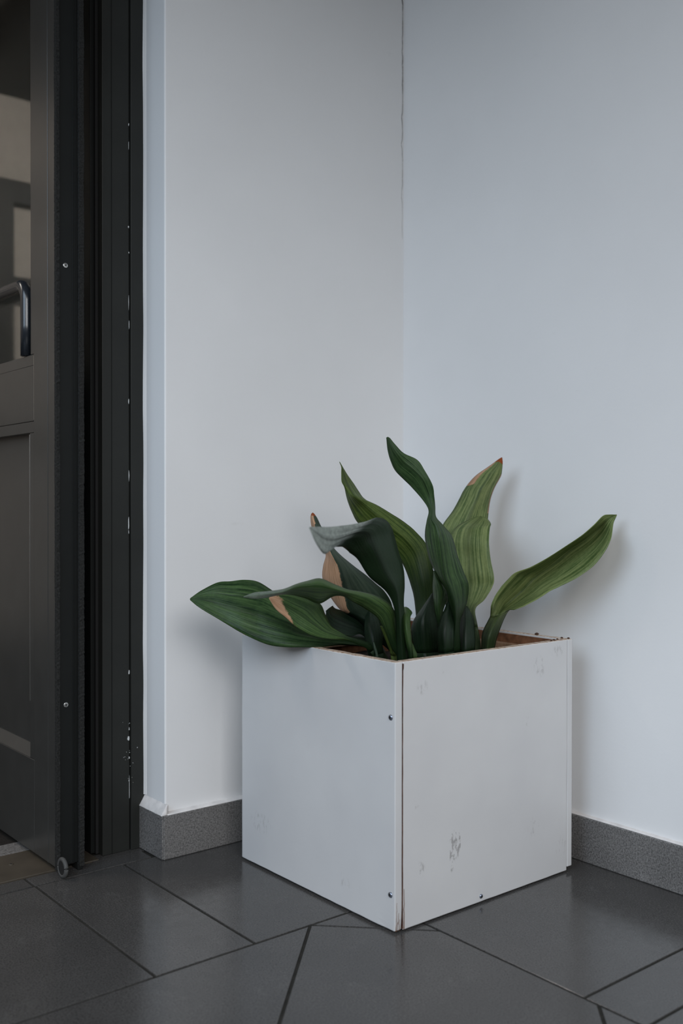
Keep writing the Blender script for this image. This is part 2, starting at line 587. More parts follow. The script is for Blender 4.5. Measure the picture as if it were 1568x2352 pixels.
# chips of bare white along the frame joint
CHIPS = [(1.565, .0022, .007), (1.520, .0010, .022), (1.345, .0028, .006), (1.290, .0020, .005), (1.185, .0010, .035), (1.135, .0012, .020),
         (0.970, .0022, .012), (0.810, .0018, .024), (0.705, .0026, .040), (0.690, .0018, .014), (0.385, .0030, .011), (0.262, .0020, .008),
         (0.242, .0065, .010), (0.200, .0026, .006), (0.150, .0030, .006), (0.135, .0012, .060)]
for z, w, h in CHIPS:
    x0 = -0.7030 + random.uniform(-.0008, .0006)
    n = 7
    poly = []
    for k in range(n):
        a = 2 * math.pi * k / n + random.uniform(-.3, .3)
        poly.append((x0 - w * 0.35 + w * 0.5 * math.cos(a) * random.uniform(.6, 1.1), z + h * 0.5 * math.sin(a) * random.uniform(.7, 1.1)))
    bm = bmesh.new()
    f0 = [bm.verts.new((x, 0.1065, zz)) for x, zz in poly]
    f1 = [bm.verts.new((x, 0.1078, zz)) for x, zz in poly]
    bm.faces.new(f0)
    bm.faces.new(f1[::-1])
    for k in range(n):
        bm.faces.new((f0[k], f1[k], f1[(k + 1) % n], f0[(k + 1) % n]))
    bm_to('paint_chip', bm, M['chip'], tr)
for _ in range(16):
    z = random.gauss(0.20, 0.035)
    x = -0.705 + random.gauss(0, 0.010)
    if x > -0.7006:
        yf = 0.1025
    else:
        yf = 0.1065
    s = random.uniform(.0005, .0011)
    box('paint_chip', (x, yf, z), (x + s, yf + 0.001, z + s * random.uniform(1, 2)), M['chip'], tr)

# ------------------------------------------------------------------ door leaf, standing open at a right angle to the wall
DX0, DX1 = -0.884, -0.830
DY0, DY1 = 0.074, 1.010
DZ0, DZ1 = 0.012, 2.06
door = structure(empty('door_1', ((DX0 + DX1) / 2, DY0, 0.0)), 'charcoal metal door with glass upper half and recessed lower panel standing open')
ST = 0.110
box('stile', (DX0, DY0, DZ0), (DX1, DY0 + ST, DZ1), M['door'], door, 0.0015)
box('stile', (DX0, DY1 - ST, DZ0), (DX1, DY1, DZ1), M['door'], door, 0.0015)
ya, yb = DY0 + ST, DY1 - ST
box('top_rail', (DX0, ya, 1.985), (DX1, yb, DZ1), M['door'], door, 0.0012)
box('middle_rail', (DX0, ya + .0006, 0.923), (DX1, yb - .0006, 1.040), M['door'], door, 0.0012)
box('bottom_rail', (DX0, ya, DZ0), (DX1, yb, 0.209), M['door'], door, 0.0012)


def bead(name, a, b, depth=0.010):
    """glazing bead: a thin moulding slightly below the frame face"""
    return box(name, a, b, M['door'], door, 0.0012)


bead('glazing_bead', (DX0 + .002, ya, 1.0405), (DX0 + .022, yb, 1.064))
bead('glazing_bead', (DX0 + .002, ya, 1.0645), (DX0 + .022, ya + .021, 1.985))
bead('glazing_bead', (DX0 + .002, yb - .021, 1.0645), (DX0 + .022, yb, 1.985))
bead('glazing_bead', (DX0 + .002, ya + .0215, 1.964), (DX0 + .022, yb - .0215, 1.985))
bead('panel_bead', (DX0 + .001, ya, 0.899), (DX0 + .020, yb, 0.9225))
bead('panel_bead', (DX0 + .001, ya, 0.2095), (DX0 + .020, ya + .024, 0.8985))
bead('panel_bead', (DX0 + .001, yb - .024, 0.2095), (DX0 + .020, yb, 0.8985))
bm = bmesh.new()
v = [bm.verts.new(q) for q in ((DX0 + .001, ya + .0245, .2095), (DX0 + .001, yb - .0245, .2095), (DX0 + .019, yb - .0245, .231), (DX0 + .019, ya + .0245, .231),
                               (DX0 + .022, ya + .0245, .2095), (DX0 + .022, yb - .0245, .2095), (DX0 + .022, yb - .0245, .231), (DX0 + .022, ya + .0245, .231))]
for f in ((0, 3, 2, 1), (4, 5, 6, 7), (0, 4, 7, 3), (1, 2, 6, 5), (0, 1, 5, 4), (3, 7, 6, 2)):
    bm.faces.new([v[i] for i in f])
bm_to('sloping_bead', bm, M['door'], door)
box('lower_panel', (DX0 + .0205, ya + .004, 0.211), (DX1 - .015, yb - .004, 0.922), M['door'], door)
box('glass_pane', (DX0 + .0225, ya + .004, 1.042), (DX0 + .0285, yb - .004, 1.984), M['glass'], door)
# thin joint lines on the stile face
box('stile_fold', (DX0 - .0007, DY0 + .036, DZ0), (DX0 + .001, DY0 + .0385, DZ1), M['door'], door, 0.0004, 1)
# the leaf's edge: dark profile with fine ribs, a brush seal down each side and screws
box('edge_profile', (DX0 + .006, DY0 - .0065, DZ0 + .004), (DX1 - .008, DY0 + .001, DZ1), M['edge'], door, 0.0008)
for xr in (-0.8500, -0.8466, -0.8425):
    box('profile_rib', (xr, DY0 - .0080, DZ0 + .004), (xr + .0010, DY0 - .0060, DZ1), M['edge'], door, 0.0003, 1)


def brush(x0, x1, y0, y1, seed):
    bm = bmesh.new()
    rows = []
    n = 520
    for i in range(n + 1):
        z = DZ0 - 0.004 + (DZ1 - DZ0) * i / n
        a = 0.0011 * noise.noise(Vector((seed, 0, z * 160)))
        b = 0.0014 * noise.noise(Vector((seed + 3, 0, z * 210))) + 0.0012 * noise.noise(Vector((seed + 8, 0, z * 14)))
        rows.append([bm.verts.new(q) for q in ((x0 + a, y0 + b, z), (x1 + b, y0 - a, z), (x1 - a, y1, z), (x0 - b * .5, y1, z))])
    for r0, r1 in zip(rows, rows[1:]):
        for k in range(4):
            bm.faces.new((r0[k], r0[(k + 1) % 4], r1[(k + 1) % 4], r1[k]))
    bm.faces.new(rows[0][::-1])
    bm.faces.new(rows[-1])
    return bm_to('brush_seal', bm, M['brush'], door)


brush(DX0 - .001, DX0 + .0055, DY0 - .010, DY0 + .001, 1.0)
brush(DX1 - .0085, DX1 + .002, DY0 - .014, DY0 + .001, 6.0)


def screw(name, c, nrm, r, rot, mat, parent, dome=0.4):
    """pan-head cross screw: domed head, cross recess as a sub-part"""
    nrm = Vector(nrm).normalized()
    q = nrm.to_track_quat('Z', 'Y')
    bm = bmesh.new()
    prev = None
    prof = [(1.0, -0.0005), (1.0, r * 0.15), (0.8, r * dome * 0.75), (0.45, r * dome * 0.98)]
    n = 20
    for pr, h in prof:
        ring = [bm.verts.new(Vector(c) + q @ Vector((r * pr * math.cos(2 * math.pi * k / n), r * pr * math.sin(2 * math.pi * k / n), h))) for k in range(n)]
        if prev:
            for k in range(n):
                bm.faces.new((prev[k], prev[(k + 1) % n], ring[(k + 1) % n], ring[k]))
        else:
            bm.faces.new(ring[::-1])
        prev = ring
    bm.faces.new(prev)
    o = bm_to(name, bm, mat, parent, c, True)
    bm = bmesh.new()
    for a in (rot, rot + math.pi / 2):
        d = Vector((math.cos(a), math.sin(a), 0))
        p = Vector((-d.y, d.x, 0))
        w, l, h0, h1 = r * .13, r * .52, r * dome * .6, r * dome * 1.0 + .00015
        vs = [bm.verts.new(Vector(c) + q @ (d * sx * l + p * sy * w + Vector((0, 0, hz)))) for hz in (h0, h1) for sx, sy in ((-1, -1), (1, -1), (1, 1), (-1, 1))]
        for f in ((3, 2, 1, 0), (4, 5, 6, 7), (0, 1, 5, 4), (1, 2, 6, 5), (2, 3, 7, 6), (3, 0, 4, 7)):
            bm.faces.new([vs[i] for i in f])
    bm_to('cross_recess', bm, M['slot'], o, c)
    return o


for z, a in ((1.231, 0.6), (0.341, 0.25)):
    screw('screw', (-0.8645, DY0 - .0066, z), (0, -1, 0), 0.0053, a, M['steel'], door, 0.25)
# dark glossy bow standing in for a handle's reflection in the glass
bm = bmesh.new()
hx = DX0 + .006
hp = [(hx, 0.236, 1.0655), (hx, 0.236, 1.13), (hx, 0.236, 1.185)]
for k in range(1, 9):
    a = math.pi / 2 * k / 8
    hp.append((hx, 0.236 + 0.034 * (1 - math.cos(a)), 1.185 + 0.036 * math.sin(a)))
hp += [(hx, 0.34, 1.222), (hx, 0.43, 1.222), (hx, 0.52, 1.222)]
add_tube(bm, hp, 0.0132, 18)
add_cyl(bm, (hx, 0.52, 1.222), (0, 1, 0), 0.0132, 0.378)
bm_to('handle_reflection', bm, M['handle'], door, None, True)
# steel strips painting in the highlight along worn arrises of the beads
box('edge_highlight', (DX0 + .0004, ya - .0006, 0.926), (DX0 + .0016, ya + .0008, 1.060), M['steel'], door)
box('edge_highlight', (DX0 + .0003, ya + .0236, 0.330), (DX0 + .0014, ya + .0246, 0.896), M['steel'], door)
# guide roller at the foot of the leaf
bm = bmesh.new()
add_tube(bm, [(-0.8835, 0.0405 + 0.0165 * math.cos(2 * math.pi * k / 32), 0.0215 + 0.0165 * math.sin(2 * math.pi * k / 32)) for k in range(33)], 0.0044, 10)
ro = bm_to('guide_roller', bm, M['tyre'], door, None, True)
bm = bmesh.new()
add_cyl(bm, (-0.8868, 0.0405, 0.0215), (1, 0, 0), 0.0145, 0.0066, 28)
bm_to('hub', bm, M['black'], ro)
box('axle_bracket', (-0.8800, 0.0380, 0.0175), (-0.8720, 0.0760, 0.0255), M['edge'], door, 0.001)
# foot of the leaf edge
box('bottom_shoe', (DX1 - .012, DY0 - .012, 0.001), (DX1 - .001, DY0 + .03, 0.016), M['edge'], door, 0.001)

# ------------------------------------------------------------------ threshold and vestibule behind the door
th = structure(empty('trim_2', (-1.6, 0.16, 0.0)), 'brown metal threshold plate and pale stone strip under the open door')
box('threshold_plate', (-2.50, 0.092, -0.010), (-0.781, 0.240, 0.0015), M['plate'], th, 0.001)
box('stone_strip', (-2.50, 0.2415, -0.010), (-0.781, 0.305, 0.0015), M['skirt'], th, 0.001)
screw('threshold_screw', (-0.936, 0.178, 0.0015), (0, 0, 1), 0.0050, 0.3, M['plate'], th, 0.25)
structure(box('floor_vestibule', (-2.9, 0.10, -0.05), (-0.70, 3.2, -0.004), M['mat']), 'dark matting inside the doorway')
structure(box('wall_vestibule_side', (-0.755, 0.185, -0.004), (-0.69, 3.2, H), M['innerdark']), 'dark lining behind the open door')
wv = structure(box('wall_vestibule_back', (-2.9, 3.0, -0.004), (-0.755, 3.1, H), M['inner']), 'brownish back wall of the vestibule, seen in the door glass')
structure(box('wall_vestibule_far', (-2.98, 0.16, -0.004), (-2.9, 3.1, H), M['inner']), 'far wall of the vestibule')
structure(box('ceiling_vestibule', (-2.98, 0.16, H), (-0.69, 3.2, H + .1), M['innerdark']), 'dark vestibule ceiling')
# dark glazed doors in the back wall
for x in (-2.40, -1.86, -1.32):
    box('dark_mullion', (x, 2.94, 0.0), (x + .12, 2.999, 2.30), M['frame'], wv, 0.002)
for z in (0.0, 1.02, 1.75, 2.22):
    box('dark_transom', (-2.281, 2.95, z), (-1.321, 2.999, z + .11), M['frame'], wv, 0.002)
area('vestibule_fill', (-2.2, 1.2, 2.6), (-2.2, 2.6, 0.9), 0.9, 0.5, 46, (1.0, 0.92, 0.84))  # added fill without a fixture, brightens what the door glass reflects

# ------------------------------------------------------------------ planter
BX0, BX1, BY0, BY1, BH = -0.5448, -0.0566, -0.5722, -0.0927, 0.4742
TH = 0.017
pl = tag(empty('planter', ((BX0 + BX1) / 2, (BY0 + BY1) / 2, 0.0)), 'square white panelled wooden planter box with scuffs and a split front corner', 'planter')
cxw, czw = 0.0, 0.0


def panel(lo, hi, spots, seed, worn=None, ragged=None):
    """board with rounded arrises; its long faces are subdivided so the arrises can wander a little"""
    bm = bmesh.new()
    add_box(bm, lo, hi)
    bmesh.ops.subdivide_edges(bm, edges=[e for e in bm.edges if abs(e.verts[0].co.z - e.verts[1].co.z) > .1], cuts=36)
    bmesh.ops.subdivide_edges(bm, edges=[e for e in bm.edges if (e.verts[0].co - e.verts[1].co).length > .1 and abs(e.verts[0].co.z - e.verts[1].co.z) < 1e-4], cuts=20)
    for v in bm.verts:
        v.co.x += 0.0004 * noise.noise(Vector((seed, v.co.z * 11, v.co.y * 7)))
        v.co.y += 0.0004 * noise.noise(Vector((seed + 4, v.co.z * 11, v.co.x * 7)))
        if v.co.z > hi[2] - .001 or v.co.z < lo[2] + .001:
            v.co.z += 0.0006 * noise.noise(Vector((seed + 2, v.co.x * 40, v.co.y * 40)))
        if ragged:
            ragged(v)
    sharp = [e for e in bm.edges if len(e.link_faces) == 2 and e.calc_face_angle() > 1.0]
    bmesh.ops.bevel(bm, geom=sharp, offset=0.0018, segments=2, profile=0.5, affect='EDGES')
    m = mat_panel('white_board_%d' % seed, spots, float(seed), worn=worn)
    return bm_to('panel', bm, m, pl, ((lo[0] + hi[0]) / 2, (lo[1] + hi[1]) / 2, lo[2]))


Z0 = 0.004


def swell_front(v):
    # the left board has swollen and rounded off low at the split corner
    if v.co.y < BY0 + .03 and v.co.z < 0.05:
        k = (0.05 - v.co.z) / 0.05
        v.co.y += 0.003 * k * k
        if v.co.x < BX0 + .003:
            v.co.x += 0.0015 * k * k


lp = panel((BX0, BY0, Z0), (BX0 + TH, BY1, BH), [(0.17, 0.09, .05, .03, .35), (-0.10, 0.05, .03, .02, .3)], 1, 'y', swell_front)
mxr = (BX0 + TH + .0022 + BX1 - .016) / 2                      # centre x of the right-hand front board


def split(v):
    # the gap at the corner is a hair wider at the bottom than at the top
    if v.co.x < BX0 + TH + .01:
        v.co.x += 0.0002 + 0.0010 * (1 - v.co.z / BH) + 0.0006 * noise.noise(Vector((20, v.co.z * 25, 0)))


SP = [(-0.396, 0.126, .016, .036, 1.5), (-0.404, 0.098, .008, .024, 1.2), (-0.386, 0.128, .007, .022, 1.2), (-0.479, 0.100, .018, .022, .42),
      (-0.479, 0.423, .020, .022, .34), (-0.158, 0.429, .026, .030, .36), (-0.105, 0.455, .030, .016, .34), (-0.197, 0.326, .016, .016, .28),
      (-0.176, 0.113, .024, .030, .30), (-0.430, 0.447, .016, .008, .28), (-0.495, 0.215, .012, .006, .28), (-0.09, 0.06, .03, .03, .25)]
rp = panel((BX0 + TH + .0016, BY0 + .0008, Z0 - .001), (BX1 - .0155, BY0 + TH, BH), [(a - mxr, b - Z0, c, d, e) for a, b, c, d, e in SP], 2, None, split)
rp.location.x = mxr - pl.location.x
rp.data.transform(Matrix.Translation((0.5 * ((BX0 + TH + .0016) + (BX1 - .0155)) - mxr, 0, 0)))
panel((BX1 - .015, BY0 + .0002, Z0 + .006), (BX1, BY1, BH), [(0.0, 0.2, .05, .05, .2)], 3, 'y')
panel((BX0 + TH + .001, BY1 - TH, Z0), (BX1 - .0155, BY1, BH - .001), [(0.0, 0.2, .05, .05, .2)], 4)
# raw board inside, corner posts and the batten that carries the liner
box('lining', (BX0 + TH + .0005, BY0 + TH + .002, 0.02), (BX0 + TH + .004, BY1 - TH - .002, BH - .006), M['wood'], pl)
box('lining', (BX1 - .0195, BY0 + TH + .002, 0.02), (BX1 - .0155, BY1 - TH - .002, BH - .004), M['wood'], pl)
box('lining', (BX0 + TH + .005, BY1 - TH - .004, 0.02), (BX1 - .020, BY1 - TH - .0005, BH - .004), M['wood'], pl)
box('lining', (BX0 + TH + .005, BY0 + TH + .0005, 0.02), (BX1 - .020, BY0 + TH + .004, BH - .006), M['wood'], pl)
# the split between the two front boards: swollen brown core showing in a wavering dark line
bm = bmesh.new()
rows = []
for i in range(121):
    zz = 0.006 + (BH - 0.010) * i / 120
    t = 1 - i / 120
    xc = BX0 + TH + .0008 + .0011 * t * 0.5 + .0006 * noise.noise(Vector((2, zz * 30, 0))) + .0012 * (1 - t) ** 6
    w = .0003 + .0007 * t + .0003 * noise.noise(Vector((6, zz * 45, 0))) + (.0012 if i > 117 else 0)
    yy = BY0 + .0002 - .0002 * t
    rows.append([bm.verts.new(q) for q in ((xc - w, yy, zz), (xc + w, yy, zz), (xc + w * .6, yy + .012, zz), (xc - w * .6, yy + .012, zz))])
for a, b in zip(rows, rows[1:]):
    for k in range(4):
        bm.faces.new((a[k], a[(k + 1) % 4], b[(k + 1) % 4], b[k]))
bm.faces.new(rows[0][::-1])
bm.faces.new(rows[-1])
bm_to('corner_split', bm, M['split'], pl)
box('batten', (BX1 - .036, BY0 + TH + .006, 0.432), (BX1 - .0200, BY1 - TH - .006, 0.452), M['woodlight'], pl, 0.0015)
box('batten', (BX0 + TH + .006, BY1 - .040, 0.432), (BX1 - .037, BY1 - TH - .0045, 0.452), M['woodlight'], pl, 0.0015)
box('base_board', (BX0 + .022, BY0 + .022, 0.0), (BX1 - .022, BY1 - .022, 0.018), M['wood'], pl)
for zc, a in ((0.3772, 0.4), (0.0668, 1.0)):
    screw('screw', (BX0 - .0002, BY0 + .0112, zc), (-1, 0, 0), 0.0050, a, M['zinc'], pl, 0.5)
screw('screw', (-0.3262, BY0 + .0006, 0.0115 + .002), (0, -1, 0), 0.0042, 0.2, M['zinc'], pl, 0.5)

# frayed splinters low at the split corner
for i, (xo, z0, z1, w) in enumerate([(0.0045, Z0, 0.055, .0006), (0.009, Z0 + .012, 0.036, .0005), (0.012, Z0, 0.024, .0006), (0.0222, Z0, 0.075, .0009), (0.0075, Z0, 0.020, .0005)]):
    bm = bmesh.new()
    x = BX0 + xo
    n = 8
    rows = []
    for k in range(n + 1):
        t = k / n
        zz = z0 + (z1 - z0) * t
        ww = w * (1 - t) + .00012
        xx = x + .0012 * noise.noise(Vector((i * 7.0, zz * 90, 0)))
        yy = BY0 - .0002 + .003 * max(0.0, (0.05 - zz) / 0.05) ** 2 if xo < TH else BY0 + .0004
        rows.append([bm.verts.new(q) for q in ((xx - ww, yy + .002, zz), (xx - ww * .4, yy - .0004, zz), (xx + ww * .6, yy - .0003, zz), (xx + ww, yy + .002, zz))])
    for a, b in zip(rows, rows[1:]):
        for k in range(4):
            bm.faces.new((a[k], a[(k + 1) % 4], b[(k + 1) % 4], b[k]))
    bm.faces.new(rows[0][::-1])
    bm.faces.new(rows[-1])
    bm_to('splinter', bm, M['wood'], pl)

# soil
bm = bmesh.new()
N = 46
gx0, gx1, gy0, gy1 = BX0 + TH + .0045, BX1 - .0200, BY0 + TH + .0045, BY1 - TH - .0045
grid = []
for i in range(N + 1):
    row = []
    for j in range(N + 1):
        x = gx0 + (gx1 - gx0) * i / N
        y = gy0 + (gy1 - gy0) * j / N
        row.append(bm.verts.new((x, y, 0.412 + .010 * noise.noise(Vector((x * 14, y * 14, 0))) + .004 * noise.noise(Vector((x * 60, y * 60, 2))))))
    grid.append(row)
for i in range(N):
    for j in range(N):
        bm.faces.new((grid[i][j], grid[i + 1][j], grid[i + 1][j + 1], grid[i][j + 1]))
low = [bm.verts.new((x, y, 0.30)) for x, y in ((gx0, gy0), (gx1, gy0), (gx1, gy1), (gx0, gy1))]
bm.faces.new(low[::-1])
edges = [[grid[i][0] for i in range(N + 1)], [grid[N][j] for j in range(N + 1)], [grid[i][N] for i in range(N, -1, -1)], [grid[0][j] for j in range(N, -1, -1)]]
for k, e in enumerate(edges):
    bm.faces.new([low[k], low[(k + 1) % 4]] + e[::-1])
tag(bm_to('potting_soil', bm, M['soil'], None, None, True), 'dark potting soil deep inside the white planter', 'soil', None, 'stuff')

# crumbs lying on the right-hand rim
CR = [(-0.0640, -0.4850, .0045), (-0.0655, -0.5520, .0026), (-0.0500 - .012, -0.5660, .0028), (-0.1050, -0.5640, .0030), (-0.1170, -0.5665, .0024), (-0.0900, -0.5600, .0026)]
CRL = ['largest brown crumb, on the planter rim nearest the right wall', 'brown crumb on the rim just behind the outer right corner', 'brown crumb on the outermost right corner of the rim',
       'middle one of three brown crumbs on the front right rim', 'leftmost of three brown crumbs on the front right rim', 'rightmost of three brown crumbs on the front right rim']
for i, (x, y, s) in enumerate(CR):
    bm = bmesh.new()
    bmesh.ops.create_icosphere(bm, subdivisions=2, radius=s)
    for v in bm.verts:
        v.co *= 1 + .35 * noise.noise(v.co * 500 + Vector((i * 3, 0, 0)))
        v.co.z *= .6
        v.co += Vector((x, y, BH + s * .45))
    o = bm_to('soil_crumb', bm, M['crumb'], None)
    tag(o, CRL[i], 'crumb', 'crumbs on the planter rim')

